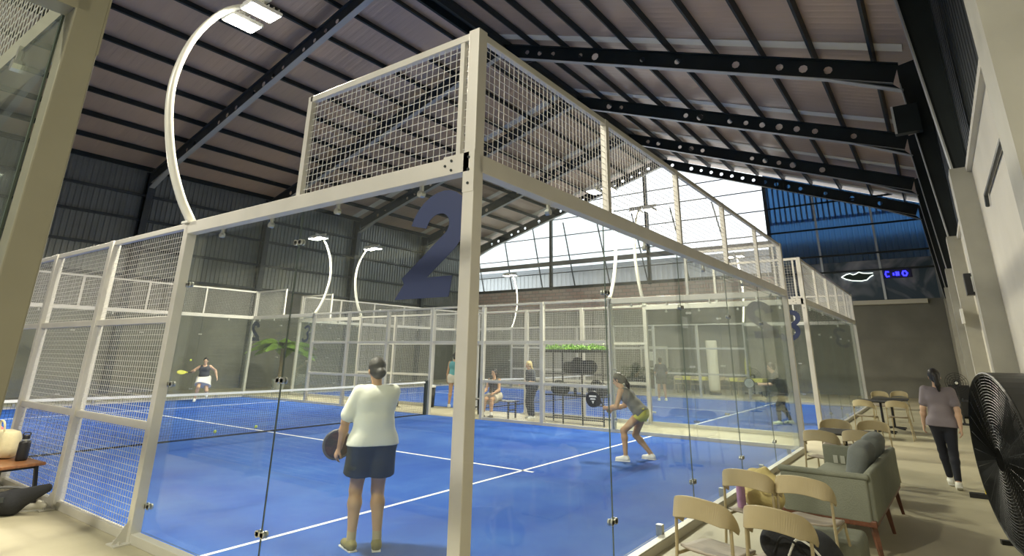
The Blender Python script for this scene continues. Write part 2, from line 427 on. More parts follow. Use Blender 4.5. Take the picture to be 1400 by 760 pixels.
# neighbouring building outside
nb = empty('neighbour_building', (0, 0, 0), label='pale corrugated neighbouring building seen through the gable glazing', cat='building')
corr_sheet((36, 34, 0), (0, -36, 0), (0, 0, 8.1), 90, .06, 'facade', mat('pale_sheet', (.75, .76, .76), .5, .1), nb)
MB().bar((35.8, -2, 8.2), (35.8, 34, 8.2), .5, .25).build('gutter', mat('gutter_grey', (.4, .42, .44), .5), nb)
# blue sheeting and printed banner on the gable's right part
blue_t = translucent_mat('blue_translucent_sheet', (.32, .58, .88), (.16, .24, .33), .5)
bs = corr_sheet((GX+.02, YR, 6.35), (0, 4.15-YR, 0), (0, 0, 2.5), 28, .05, 'wall_far_blue_sheet', blue_t, kind='structure')
mb = MB(); mb.prism([(YR, 8.7), (4.15, 8.7), (4.15, roofz(4.15)-.1), (YR, roofz(YR)-.1)], 0, GX+.05, GX+.07); mb.build('wall_far_blue_top', blue_t, kind='structure')
for k in range(28):
    y = YR+(k+.4)*(4.15-YR)/28
    MB().box((GX-.0, y-.04, 8.7), (GX+.05, y+.04, roofz(y)-.15)).build('rib', blue_t, bs)
bn = bpy.data.materials.new('banner_print'); bn.use_nodes = True; nt = bn.node_tree; b = nt.nodes['Principled BSDF']
tc = nt.nodes.new('ShaderNodeTexCoord'); n1 = nt.nodes.new('ShaderNodeTexNoise'); n1.inputs['Scale'].default_value = .55; n1.inputs['Distortion'].default_value = 1.6; n1.inputs['Detail'].default_value = 3
rp = nt.nodes.new('ShaderNodeValToRGB'); e = rp.color_ramp.elements; e[0].position = .42; e[0].color = (.045, .085, .12, 1); e[1].position = .72; e[1].color = (.42, .43, .50, 1)
nt.links.new(tc.outputs['Object'], n1.inputs['Vector']); nt.links.new(n1.outputs['Fac'], rp.inputs[0]); nt.links.new(rp.outputs[0], b.inputs['Base Color']); b.inputs['Roughness'].default_value = .5
banner = empty('mural_banner', (GX, 0, 0), label='dark blue printed banner with pale swirls low on the gable right of the glazing', cat='banner')
MB().box((-.06, YR+.35, 4.45), (-.02, 4.05, 6.4)).build('print', bn, banner)
def strip(pts, wd, depth, name, m, parent, off=0):
    """thin tube of light along points in the (y,z) plane"""
    return MB().tube([(off, p[0], p[1]) for p in pts], wd, 6).build(name, m, parent)
lips = [(.95, 5.86), (.72, 5.98), (.55, 6.02), (.42, 5.95), (.3, 5.98), (.15, 6.06), (-.02, 6.0), (-.25, 5.98), (-.45, 5.98)]
lip2 = [(.95, 5.86), (.75, 5.74), (.5, 5.66), (.1, 5.62), (-.15, 5.66), (-.3, 5.8), (-.45, 5.88)]
nl = empty('lip_sign', (GX-.1, 0, 0), label='white wavy lip-shaped outline sign glowing on the dark blue banner', cat='sign')
neon = mat('neon_white', (.9, 1, .92), .5, emit=1.2)
strip([(y, z-.22) for y, z in lips], .025, 0, 'upper_outline', neon, nl); strip([(y, z-.22) for y, z in lip2], .025, 0, 'lower_outline', neon, nl)
MB().prism([(y, z-.22) for y, z in lips]+[(y, z-.22) for y, z in reversed(lip2[1:])], 0, .01, .03).build('dark_panel', mat('lip_dark', (.02, .04, .03), .6), nl)
bl = empty('blue_led_sign', (GX-.12, 0, 0), label='small glowing blue lettered sign right of the lip outline on the gable', cat='sign')
MB().box((0, -2.05, 5.45), (.04, -.85, 5.85)).build('backboard', mat('sign_board', (.02, .02, .06), .5), bl)
neonb = mat('neon_blue', (.02, .02, 1), .5, emit=5)
for gl_ in ([(-1.12, 5.76), (-1.0, 5.78), (-.97, 5.65), (-1.0, 5.53), (-1.12, 5.55)], [(-1.3, 5.7), (-1.3, 5.58)], [(-1.42, 5.75), (-1.42, 5.56)], [(-1.5, 5.75), (-1.5, 5.56)], [(-1.66, 5.65), (-1.7, 5.75), (-1.8, 5.76), (-1.86, 5.65), (-1.8, 5.54), (-1.7, 5.55), (-1.66, 5.65)]):
    MB().tube([(-.02, y, z) for y, z in gl_], .035, 6).build('letter', neonb, bl)
for y in (1.75, -.8):
    tag(MB().box((GX-.16, y-.05, 4.45), (GX-.04, y+.05, roofz(y)-.4)).build('gable_post', mat('pale_post', (.6, .66, .7), .4, .2)), 'pale upright post on the blue gable sheeting, '+('left one' if y > 0 else 'right one'), 'post')
gr = empty('gable_girts', (0, 0, 0), label='dark horizontal rails across the blue gable sheeting', cat='rails')
for z in (5.9, 6.75, 8.2, 9.6): MB().box((GX-.2, YR+.1, z-.04), (GX-.1, 4.1, z+.04)).build('rail', steel_dark, gr)
# unseen canopy added outside to shade the lower part of the blue sheeting
tag(MB().box((GX+.35, YR-1, 7.6), (GX+3.2, 4.15, 7.75)).build('added_shade_canopy', dim_wall), 'unseen flat canopy added outside to shade the lower blue gable sheeting', 'canopy')
tag(MB().box((GX+.35, YR-1, 0), (GX+.5, 4.15, 7.6)).build('outside_wall', dim_wall), 'grey outside wall behind the blue gable sheeting', 'wall')
# door in the far wall
d = empty('door_1', (GX, 11.3, 0), kind='structure')
MB().box((-.06, -.85, 0), (-.01, -.75, 2.15)).box((-.06, .75, 0), (-.01, .85, 2.15)).box((-.06, -.85, 2.15), (-.01, .85, 2.25)).build('frame', cream, d)
MB().box((-.04, -.75, 0), (-.01, .75, 2.15)).build('leaf', mat('door_grey', (.28, .28, .25), .6), d)
MB().box((-.07, -.1, 1.45), (-.045, .28, 1.95)).build('notice', white_pl, d)

# ================================================================== PADEL COURTS
turf = bpy.data.materials.new('blue_turf'); turf.use_nodes = True; nt = turf.node_tree; b = nt.nodes['Principled BSDF']
tc = nt.nodes.new('ShaderNodeTexCoord'); n1 = nt.nodes.new('ShaderNodeTexNoise'); n1.inputs['Scale'].default_value = .55; n1.inputs['Detail'].default_value = 6; n1.inputs['Roughness'].default_value = .65
n2 = nt.nodes.new('ShaderNodeTexNoise'); n2.inputs['Scale'].default_value = 180
rp = nt.nodes.new('ShaderNodeValToRGB'); e = rp.color_ramp.elements; e[0].position = .38; e[0].color = (.014, .088, .45, 1); e[1].position = .78; e[1].color = (.07, .19, .56, 1)
mx = nt.nodes.new('ShaderNodeMix'); mx.data_type = 'RGBA'; mx.blend_type = 'MULTIPLY'; mx.inputs[0].default_value = .5
nt.links.new(tc.outputs['Object'], n1.inputs['Vector']); nt.links.new(tc.outputs['Object'], n2.inputs['Vector']); nt.links.new(n1.outputs['Fac'], rp.inputs[0])
nt.links.new(rp.outputs[0], mx.inputs[6]); nt.links.new(n2.outputs['Fac'], mx.inputs[7]); 
bc = nt.nodes.new('ShaderNodeBrightContrast'); bc.inputs[1].default_value = .0
nt.links.new(mx.outputs[2], b.inputs['Base Color']); b.inputs['Roughness'].default_value = .85; b.inputs['Specular IOR Level'].default_value = .2
bp = nt.nodes.new('ShaderNodeBump'); bp.inputs['Strength'].default_value = .3; bp.inputs['Distance'].default_value = .01
nt.links.new(n2.outputs['Fac'], bp.inputs['Height']); nt.links.new(bp.outputs[0], b.inputs['Normal'])
kerb = mat('court_kerb', (.60, .57, .46), .6, 0, noise=.1)
decal = mat('navy_decal', (.022, .034, .095), .6)

H3, H4 = 3.07, 4.06
def wiremesh(p0, du, dv, parent, step=.055, t=.0036):
    """welded mesh filling the rectangle p0, p0+du, p0+dv (du horizontal, dv vertical)"""
    p0 = Vector(p0); du = Vector(du); dv = Vector(dv); U = du.length; V = dv.length; a = du/U; b = dv/V; n = a.cross(b)
    mb = MB(); h = t/2
    nu = max(2, round(U/step)); nv = max(2, round(V/step))
    q = [(0, 3, 7, 4)]
    def rod(s0, s1, side):
        vs = [s0-side*h-n*h, s0+side*h-n*h, s0+side*h+n*h, s0-side*h+n*h]; vs += [v+(s1-s0) for v in vs]
        mb.add(vs, [(0, 1, 5, 4), (1, 2, 6, 5), (2, 3, 7, 6), (3, 0, 4, 7)])
    for i in range(1, nu): rod(p0+a*U*i/nu, p0+a*U*i/nu+dv, a)
    for j in range(1, nv): rod(p0+b*V*j/nv+n*t, p0+b*V*j/nv+du+n*t, b)
    return mb.build('mesh_panel', wire_m, parent)

def digit(ch, parent, org, ax, hgt):
    """bold numeral sticker; org lower-left, ax = reading direction (unit), flat on the glass"""
    org = Vector(org); ax = Vector(ax); zz = Vector((0, 0, 1)); nn = ax.cross(zz)
    w_ = .235*hgt
    if ch == '3': w_ = .15*hgt
    if ch == '2':
        path = [(.13+.27+.27*math.cos(a), .70+.25*math.sin(a)) for a in [math.radians(q) for q in range(175, -40, -14)]]+[(.10, .12)]
    elif ch == '3':
        path = [(.40+.24*math.cos(a), .72+.2*math.sin(a)) for a in [math.radians(q) for q in range(160, -75, -16)]]+[(.40+.27*math.cos(a), .28+.22*math.sin(a)) for a in [math.radians(q) for q in range(62, -165, -16)]]
    else: path = [(.2, .72), (.42, .93), (.42, .06)]
    L = []; R_ = []
    P = [Vector((x*hgt, y*hgt)) for x, y in path]
    for i, p in enumerate(P):
        t = (P[min(i+1, len(P)-1)]-P[max(0, i-1)]).normalized(); s = Vector((-t.y, t.x))*w_/2; L.append(p+s); R_.append(p-s)
    mb = MB()
    def tr(p, o): return org+ax*(p.x+.18*p.y)+zz*p.y+nn*o
    n = len(P); vs = [tr(p, 0) for p in L+R_]+[tr(p, .003) for p in L+R_]
    fs = []
    for i in range(n-1):
        fs += [(i, n+i, n+i+1, i+1), (2*n+i, 2*n+i+1, 3*n+i+1, 3*n+i), (i, i+1, 2*n+i+1, 2*n+i), (n+i, 3*n+i, 3*n+i+1, n+i+1)]
    fs += [(0, 2*n, 3*n, n), (n-1, 2*n-1, 4*n-1, 3*n-1)]
    mb.add(vs, fs)
    if ch == '2':
        q = [Vector((-.02, .0)), Vector((.72, .0)), Vector((.72, .2)), Vector((.10, .2))]
        q = [v*hgt for v in q]; vs = [tr(p, 0) for p in q]+[tr(p, .0035) for p in q]
        mb.add(vs, [(0, 3, 2, 1), (4, 5, 6, 7), (0, 1, 5, 4), (1, 2, 6, 5), (2, 3, 7, 6), (3, 0, 4, 7)])
    return mb.build('number_decal', decal, parent)

def clip_mb(c, along, n):
    """glass clip: two plates joined over a seam"""
    c = Vector(c); along = Vector(along); n = Vector(n); mb = MB()
    for s in (-1, 1):
        for o in (-1, 1):
            mb.tube([c+along*s*.035+n*(.006*o), c+along*s*.035+n*(.022*o)], .026, 10)
    mb.bar(c-along*.05+n*.016, c+along*.05+n*.016, .03, .012, n)
    mb.bar(c-along*.05-n*.016, c+along*.05-n*.016, .03, .012, n)
    return mb
clip_m = mat('clip_steel', (.55, .55, .5), .3, .8)

def glass_panel(a, b, z0, z1, parent, th=.010):
    """upright pane from a to b (xy)"""
    a = Vector((*a, 0)); b = Vector((*b, 0)); t = (b-a).normalized(); n = t.cross(Vector((0, 0, 1)))*th/2
    a = a+t*.004; b = b-t*.004
    vs = [a+n, b+n, b-n, a-n]; vs = [v+Vector((0, 0, z0)) for v in vs]+[v+Vector((0, 0, z1)) for v in vs]
    mb = MB(); mb.add(vs, [(0, 1, 5, 4), (2, 3, 7, 6)], 0); mb.add(vs, [(0, 3, 2, 1), (4, 5, 6, 7), (1, 2, 6, 5), (3, 0, 4, 7)], 1)
    return mb.build('glass_panel', [glass, gedge], parent)

PW = .1
def enclosure(x0, label, sides, ends, num, m=galv, ymax=20, dig=True):
    E = empty('court_enclosure', (0, 0, 0), label=label, cat='court enclosure'); x1 = x0+10
    def post(x, y, h=H3, w_=PW): return MB().box((x-w_/2, y-w_/2, 0), (x+w_/2, y+w_/2, h)).build('post', m, E, bevel=.006)
    def foot(x, y, sx, sy):
        mb = MB(); mb.box((x-.09+sx*.09, y-.09+sy*.09, 0), (x+.09+sx*.09, y+.09+sy*.09, .012))
        mb.add([(x+sx*.05-abs(sy)*.004, y+sy*.05-abs(sx)*.004, .012), (x+sx*.17-abs(sy)*.004, y+sy*.17-abs(sx)*.004, .012), (x+sx*.05-abs(sy)*.004, y+sy*.05-abs(sx)*.004, .2),
                (x+sx*.05+abs(sy)*.004, y+sy*.05+abs(sx)*.004, .012), (x+sx*.17+abs(sy)*.004, y+sy*.17+abs(sx)*.004, .012), (x+sx*.05+abs(sy)*.004, y+sy*.05+abs(sx)*.004, .2)],
               [(0, 1, 2), (3, 5, 4), (0, 3, 4, 1), (1, 4, 5, 2), (0, 2, 5, 3)])
        for dx, dy in ((.13, .05), (.13, -.05)):
            mb.tube([(x+sx*dx-sy*dy, y+sy*dx+sx*dy, .012), (x+sx*dx-sy*dy, y+sy*dx+sx*dy, .035)], .012, 6)
        mb.build('foot_plate', m, E)
    def rail(a, b, w_, h_): return MB().bar(a, b, w_, h_).build('rail', m, E, bevel=.004)
    for sx in sides:
        xx = x0 if sx < 0 else x1; xo = xx+sx*.055     # post line outside the glass
        gl_x = xx
        for (ya, yb, corner, dirn) in ((0, 4, 0, 1), (20, 16, 20, -1)):
            if max(ya, yb) > ymax: continue
            ym = (ya+yb)/2
            for a_, b_ in ((ya, ym), (ym, yb)):
                glass_panel((gl_x, a_), (gl_x, b_), .08, H3-.12, E)
            post(xo, yb); foot(xo, yb, sx, 0)
            rail((xo, ya-dirn*.1, .04), (xo, yb, .04), .08, .08)
            rail((xo, ya-dirn*.05, H3-.065), (xo, yb, H3-.065), .1, .13)
            for z in (.38, 1.5, 2.66): clip_mb((gl_x, ym, z), (0, 1, 0), (1, 0, 0)).build('clip', clip_m, E)
            for z in (.3, 1.4, 2.4): clip_mb((gl_x, yb-dirn*.08, z), (0, 1, 0), (1, 0, 0)).build('clip', clip_m, E)
            for yy in (ya+dirn*.5, ya+dirn*1.5, ya+dirn*2.5, ya+dirn*3.4):
                mb = MB(); mb.box((gl_x-.012, yy-.012, H3-.2), (gl_x+.012, yy+.012, H3-.1)); mb.tube([(gl_x-.02, yy, H3-.19), (gl_x+.02, yy, H3-.19)], .028, 8); mb.build('hanger', clip_m, E)
            # raised mesh on the first two metres
            rail((xo, ya, H4-.03), (xo, ym, H4-.03), .05, .06)
            MB().box((xo-.025, ym-.03, H3), (xo+.025, ym+.03, H4)).build('upright', m, E)
            MB().box((xo-.02, min(ya+dirn*.06, ya+dirn*.1), H3), (xo+.02, max(ya+dirn*.06, ya+dirn*.1), H4)).build('upright', m, E)
            wiremesh((xo, min(ya, ym)+.03, H3+.0), (0, 1.94, 0), (0, 0, H4-H3-.05), E, .0625)
        ys = [4, 6, 8, 10, 12, 14, 16]
        for a_, b_ in zip(ys[:-1], ys[1:]):
            if b_ > ymax: continue
            if a_ != 4: 
                post(xo, a_)
                if a_ in (6, 8, 12, 14): foot(xo, a_, sx, 0)
            rail((xo, a_, H3-.03), (xo, b_, H3-.03), .06, .06)
            zl = 0 if not (8 <= a_ < 12) else 2
            for z in ((.04, 1.0, 2.04) if zl == 0 else (2.04,)): rail((xo, a_, z), (xo, b_, z), .06, .07 if z > .1 else .08)
            wiremesh((xo, a_+.04, .06 if zl == 0 else 2.05), (0, 1.92, 0), (0, 0, H3-.08-(.06 if zl == 0 else 2.05)), E)
    for ye, dirn in ends:
        yo = ye-dirn*.055
        for k in range(5):
            glass_panel((x0+2*k, ye), (x0+2*k+2, ye), .08, H3-.12, E)
            wiremesh((x0+2*k+.03, yo, H3), (1.94, 0, 0), (0, 0, H4-H3-.05), E, .0625)
            if k:
                for z in (.38, 2.3): clip_mb((x0+2*k, ye, z), (1, 0, 0), (0, 1, 0)).build('clip', clip_m, E)
                MB().box((x0+2*k-.03, yo-.03, H3), (x0+2*k+.03, yo+.03, H4)).build('upright', m, E)
            mb = MB(); mb.tube([(x0+2*k+1, ye-.02, H3-.19), (x0+2*k+1, ye+.02, H3-.19)], .028, 8); mb.box((x0+2*k+.988, ye-.012, H3-.2), (x0+2*k+1.012, ye+.012, H3-.1)); mb.build('hanger', clip_m, E)
            mb = MB(); mb.box((x0+2*k+.97, ye-.03, .06), (x0+2*k+1.03, ye+.03, .16)); mb.build('clip', clip_m, E)
        rail((x0-.05, yo, H3-.065), (x1+.05, yo, H3-.065), .1, .13); rail((x0, yo, H4-.03), (x1, yo, H4-.03), .05, .06)
        rail((x0-.05, yo, .04), (x1+.05, yo, .04), .08, .08)
        for xx, sx in ((x0, -1), (x1, 1)):
            MB().box((xx+sx*.055-.05, yo-.05, 0), (xx+sx*.055+.05, yo+.05, H4)).build('corner_post', m, E, bevel=.006)
            # bolted corner plate
            mb = MB(); X = xx+sx*.055; f = X+sx*.053
            mb.box((min(f, f-sx*.006), min(yo-.05, yo-.05), H3-.28), (max(f, f-sx*.006), yo+.05, H3+.02)); 
            mb.box((min(f, f-sx*.006), min(yo, yo+dirn*.24), H3-.13), (max(f, f-sx*.006), max(yo, yo+dirn*.24), H3+.01))
            for dy, dz in ((.0, -.03), (.0, -.22), (.0, -.12), (.16, -.03), (.16, -.1), (.22, -.06)):
                mb.tube([(f, yo+dirn*dy, H3+dz), (f+sx*.008, yo+dirn*dy, H3+dz)], .01, 6, 1)
            mb.build('corner_plate', [m, steel_dark], E)
    if dig:
        for sx in sides:
            xx = (x0-.008) if sx < 0 else (x1-.008)
            for ya, d in ((.08, 1), (19.35, -1)):
                if ya > ymax: continue
                # read from outside on the x0 side and mirrored from inside on the x1 side
                if sx < 0: digit(num, E, (xx, ya+.60, 2.1), (0, -1, 0), .72)
                else: digit(num, E, (x1+.008, ya, 2.1), (0, 1, 0), .72)
    return E

def court_ground(x0, nm, label):
    g = MB().box((x0, 0, 0), (x0+10, 20, .012)).build(nm, turf, kind='structure')
    def ln(a, b): return MB().box((*a, .012), (*b, .0145)).build('court_line', lineM, g)
    for y in (3.05, 16.95): ln((x0+.02, y-.025), (x0+9.98, y+.025))
    ln((x0+4.975, 2.85), (x0+5.025, 17.15))
    k = .1
    MB().box((x0-.1, -.1, 0), (x0+10.1, -.02, .07)).box((x0-.1, 20.02, 0), (x0+10.1, 20.1, .07)).build('kerb', kerb, g)
    return g
def net(x0, label):
    N = empty('tennis_net', (x0+5, 10, 0), label=label, cat='net')
    mb = MB(); h = .0015; Z = .88
    n = 200
    for i in range(n+1):
        x = -4.9+9.8*i/n; mb.box((x-h, -h, .02), (x+h, h, Z-.03*math.cos(x/4.9*PI/2)))
    for j in range(18):
        z = .04+j*.048; mb.box((-4.9, -h, z-h), (4.9, h, z+h))
    mb.build('netting', black, N)
    mb = MB(); P = []
    for i in range(21):
        x = -4.9+9.8*i/20; P.append((x, 0, .90-.04*math.cos(x/4.9*PI/2)))
    for a, b in zip(P[:-1], P[1:]): mb.bar(a, b, .012, .045)
    mb.build('white_band', lineM, N)
    MB().box((-4.9, -.006, .012), (4.9, .006, .04)).build('bottom_tape', black, N)
    for s in (-1, 1): MB().box((s*4.9-.04, -.04, 0), (s*4.9+.04, .04, .95)).build('post', steel_dark, N, bevel=.006)
    return N
court_ground(0, 'floor_court_two', ''); court_ground(12.25, 'floor_court_three', ''); court_ground(-12.36, 'floor_court_one', '')
enclosure(0, 'glass and wire mesh enclosure of the near court, numbered 2 on its corner panes', (-1, 1), ((0, 1), (20, -1)), '2')
enclosure(12.25, 'glass and wire mesh enclosure of the further court beyond the bench gap', (-1, 1), ((0, 1), (20, -1)), '3')
enclosure(-12.41, 'enclosure of the court at left edge with one big slanting corner post', (1,), ((0, 1),), '1', m=post1, ymax=8, dig=False)
net(0, 'black net with white band across the near blue court'); net(12.25, 'black net with white band across the further court')

# ------------------------------------------------------------------ curved floodlight poles
def lamp(x, y, s, label, z0=H3):
    """s=+1: court lies towards +x"""
    L = empty('floodlight_pole', (x, y, z0), label=label, cat='floodlight', group=None)
    L.rotation_euler = (0, 0, 0 if s > 0 else PI)
    pts = spline([(0, 0, 0), (-.17, 0, .27), (-.34, 0, .68), (-.46, 0, 1.2), (-.47, 0, 1.65), (-.36, 0, 2.15), (-.13, 0, 2.6), (.12, 0, 2.84), (.36, 0, 2.92)], 5)
    n = len(pts)
    MB().tube(pts, .045, 12, radii=[.048-.016*i/n for i in range(n)]).build('pole', pole_m, L, smooth=True)
    MB().box((-.08, -.07, -.012), (.08, .07, .012)).build('base_plate', pole_m, L)
    MB().box((.2, -.42, 2.84), (.26, .42, 2.90)).build('crossbar', pole_m, L)
    for d in (-.22, .22):
        hd = MB().box((.04, d-.14, 2.74), (.46, d+.14, 2.79)).build('lamp_housing', white_pl, L, bevel=.01)
        mb = MB()
        for k in range(6): mb.box((.06+k*.07, d-.12, 2.79), (.07+k*.07, d+.12, 2.83))
        mb.build('cooling_fins', white_pl, L)
        MB().box((.06, d-.12, 2.732), (.44, d+.12, 2.742)).build('led_panel', led, hd)
    li = bpy.data.lights.new('flood', 'AREA'); li.shape = 'RECTANGLE'; li.size = .46; li.size_y = .8; li.energy = LAMP_W; li.color = (1, .93, .75)
    lo = bpy.data.objects.new('flood', li); C.objects.link(lo); lo.parent = L; lo.location = (.27, 0, 2.72); lo.rotation_euler = (0, -.12, 0)
    return L
for x0, nm in ((0, 'near court'), (12.25, 'further court')):
    for y, w_ in ((4, 'near'), (16, 'far')):
        lamp(x0-.055, y, 1, 'curved pole floodlight on the %s left side, %s end' % (nm, w_))
        lamp(x0+10.055, y, -1, 'curved pole floodlight on the %s gable side, %s end' % (nm, w_))
lamp(-2.3, 16, -1, 'curved pole floodlight of the left edge court, gable side'); lamp(-12.47, 4, 1, 'curved pole floodlight of the left edge court, near end')

for x, y, e_, nm in ((-7.2, 2.2, 950, 'over the left edge court'), (-6.8, -2.0, 160, 'over the walkway behind the viewpoint')):  # unseen fill lamps added to brighten the faces towards the viewpoint
    hb = empty('added_fill_lamp', (x, y, 7.6), label='added unseen bay lamp hanging '+nm, cat='lamp')
    MB().lathe((0, 0, 0), [(.26, 0), (.2, .12), (.08, .2), (.07, .4)], 24).build('reflector', pole_m, hb, smooth=True)
    MB().tube([(0, 0, .4), (0, 0, (ZR+(ZKR-ZR)*(RIDGE-y)/(RIDGE-YR))-7.6)], .012, 6).build('hanging_rod', black, hb)
    MB().lathe((0, 0, -.012), [(.23, 0), (.23, .01)], 24).build('led_disc', led, hb)
    li = bpy.data.lights.new('fill', 'AREA'); li.shape = 'DISK'; li.size = .5; li.energy = e_; li.color = (1, .94, .78)
    lo = bpy.data.objects.new('fill', li); C.objects.link(lo); lo.parent = hb; lo.location = (0, 0, -.03)

# ================================================================== FURNITURE ON THE WALKWAY
tan = mat('tan_painted_metal', (.40, .33, .19), .42, 0, noise=.08)
taupe = mat('taupe_ply', (.33, .28, .22), .5, 0, noise=.18, nscale=6, stretch=(1, 8, 1))
def ribbon(pts, widths, th, wdir):
    """flat strip swept along pts; wdir(i,t) gives the thickness direction"""
    mb = MB(); n = len(pts); vs = []
    for i, p in enumerate(pts):
        t = (pts[min(i+1, n-1)]-pts[max(i-1, 0)]).normalized(); o = wdir(i, t); o = (o-t*o.dot(t)).normalized(); s = t.cross(o)
        w_ = widths[i]
        vs += [p-s*w_/2-o*th/2, p+s*w_/2-o*th/2, p+s*w_/2+o*th/2, p-s*w_/2+o*th/2]
    fs = []
    for i in range(n-1):
        for k in range(4): fs.append((4*i+k, 4*i+(k+1) % 4, 4*i+4+(k+1) % 4, 4*i+4+k))
    fs += [(3, 2, 1, 0), (4*n-4, 4*n-3, 4*n-2, 4*n-1)]
    mb.add(vs, fs); return mb
def make_chair():
    R_ = empty('cafe_chair', (0, 0, 0))
    half = [(-.236, -.10, .600), (-.243, -.155, .645), (-.232, -.215, .685), (-.185, -.252, .708), (-.10, -.276, .724), (0, -.284, .73)]
    full = half+[(-x, y, z) for x, y, z in reversed(half[:-1])]
    pts = spline(full, 6); N0 = len(pts)-1
    ws = [.03+.098*min(1, 3.6*min(i, N0-i)/N0) for i in range(N0+1)]
    ribbon(pts, ws, .016, lambda i, t: Vector((pts[i].x*3, pts[i].y+.02, .0))).build('backrest', tan, R_, bevel=.004)
    for s_ in (-1, 1):
        mb = MB(); mb.tube([(s_*.262, -.26, 0), (s_*.246, -.225, .25), (s_*.236, -.205, .46), (s_*.232, -.195, .66)], .013, 8); mb.build('leg', tan, R_)
        mb = MB(); mb.tube([(s_*.235, .25, 0), (s_*.205, .2, .3), (s_*.195, .18, .425)], .013, 8); mb.build('leg', tan, R_)
    mb = MB(); mb.tube([(-.232, -.195, .42), (-.2, .18, .42), (.2, .18, .42), (.232, -.195, .42)], .011, 8); mb.build('seat_frame', tan, R_)
    mb = MB(); nx, ny = 10, 8; vs = []
    for z_ in (0, -.014):
        for j in range(ny+1):
            for i in range(nx+1):
                u, v = i/nx*2-1, j/ny*2-1; r = 1-.10*(abs(u)**3)*(abs(v)**3)
                x = u*.225*r*(1-.04*v); y = v*.215*r; z = .447+.012*u*u+(.02*v*v if v < 0 else -.012*v*v); vs.append((x, y, z+z_))
    W_ = nx+1; N_ = W_*(ny+1); fs = []
    for j in range(ny):
        for i in range(nx):
            a = j*W_+i; fs.append((a, a+1, a+W_+1, a+W_)); fs.append((N_+a, N_+a+W_, N_+a+W_+1, N_+a+1))
    ed = [i for i in range(W_)]+[j*W_+nx for j in range(1, ny+1)]+[ny*W_+i for i in range(nx-1, -1, -1)]+[j*W_ for j in range(ny-1, 0, -1)]
    for a, b in zip(ed, ed[1:]+ed[:1]): fs.append((a, N_+a, N_+b, b))
    mb.add(vs, fs); mb.build('seat', taupe, R_, smooth=True)
    return R_
proto = make_chair()
chairs = [  # back centre x, y, heading of the seat (deg from +x), label
 (1.27, -.99, -12, 'tan metal chair nearest the glass at the bottom of the picture, empty taupe seat'),
 (1.31, -1.46, -10, 'tan metal chair holding a big black bag, nearest the viewpoint'),
 (2.50, -.98, -6, 'tan metal chair by the glass with purple bottle and beige bag'),
 (2.50, -1.41, -8, 'empty tan metal chair in front of the grey sofa arm'),
 (5.95, -1.02, -8, 'tan chair just beyond the sofa, touching the court glass side'),
 (7.70, -1.00, 185, 'tan chair facing us across the small table beyond the sofa, glass side'),
 (6.28, -1.45, -6, 'tan chair just beyond the sofa cushions with its back to us'),
 (7.85, -1.50, 178, 'tan chair with long leg in front of the walking woman, beyond small table'),
 (12.9, -.86, -10, 'tan chair at the far table, leftmost beside the court post'),
 (17.4, -.87, 190, 'tan chair at the far end of the walkway, behind the far table'),
 (17.9, -1.35, 172, 'tan chair with bright slanted edge behind the far table'),
 (13.1, -1.5, -5, 'tan chair at the far table on the walkway side'),
]
for i, (x, y, a, lb) in enumerate(chairs):
    c = proto if i == 0 else copy_tree(proto)
    r = math.radians(a); c.location = (x+.27*math.cos(r), y+.27*math.sin(r), 0); c.rotation_euler = (0, 0, r-PI/2); c.scale = (.88, .95, 1.035)
    tag(c, lb, 'chair', 'tan metal chairs along the walkway')

def small_table(x, y, label, rx=.34, nm='cafe_table'):
    T = empty(nm, (x, y, 0), label=label, cat='table')
    MB().box((-rx, -rx, .70), (rx, rx, .725)).build('table_top', mat('dark_table', (.03, .028, .024), .4), T, bevel=.006)
    MB().tube([(0, 0, .03), (0, 0, .7)], .028, 10).build('pedestal', black, T)
    mb = MB()
    for a in range(4):
        c_, s_ = math.cos(a*PI/2+.78), math.sin(a*PI/2+.78); mb.bar((0, 0, .045), (c_*.32, s_*.32, .015), .05, .03)
    mb.build('foot', black, T); return T
small_table(6.95, -1.2, 'small dark square table between tan chairs beyond the sofa')
small_table(14.5, -1.1, 'dark table among the distant tan chairs', .45)
small_table(15.6, -1.25, 'dark table behind the first far table', .4)

# sofa
sofa_f = mat('sofa_fabric', (.20, .21, .16), .9, 0, noise=.1, nscale=5, bump=.4, bscale=90)
cush_f = mat('cushion_fabric', (.16, .175, .165), .9, 0, noise=.12, nscale=5, bump=.3, bscale=70)
wood = mat('red_brown_wood', (.16, .06, .03), .45, 0, noise=.35, nscale=5, stretch=(1, 6, 6))
so = empty('garden_sofa', (3.72, -1.38, 0), rz=math.radians(-2), label='grey green two seat sofa with panelled arms beside the court glass', cat='sofa')
def soft(name, c, d, m, par, r=.25, seg=3, rot=None):
    mb = MB(); mb.cbox((0, 0, 0), d); o_ = mb.build(name, m, par, smooth=True); o_.location = c
    if rot: o_.rotation_euler = rot
    sb = o_.modifiers.new('bevel', 'BEVEL'); sb.width = min(d)*r; sb.segments = seg+1; sb.limit_method = 'NONE'; return o_
soft('arm', (.03, 0, .475), (.06, .76, .39), sofa_f, so, .35)
soft('armrest_roll', (.03, 0, .67), (.085, .80, .05), sofa_f, so, .45)
fa = soft('arm', (2.12, 0, .48), (.06, .76, .38), sofa_f, so, .35)
mb = MB()
for k in range(7): mb.cbox((-.033, -.24+k*.08, .03), (.008, .05, .09))
mb.cbox((-.033, 0, -.09), (.008, .5, .035)); mb.build('woven_inlay', mat('pale_inlay', (.5, .5, .42), .7), fa)
soft('backrest', (1.08, -.385, .50), (2.1, .07, .42), sofa_f, so, .35)
soft('seat_cushion', (.60, .03, .40), (1.0, .68, .14), sofa_f, so); soft('seat_cushion', (1.6, .03, .40), (.98, .68, .14), sofa_f, so)
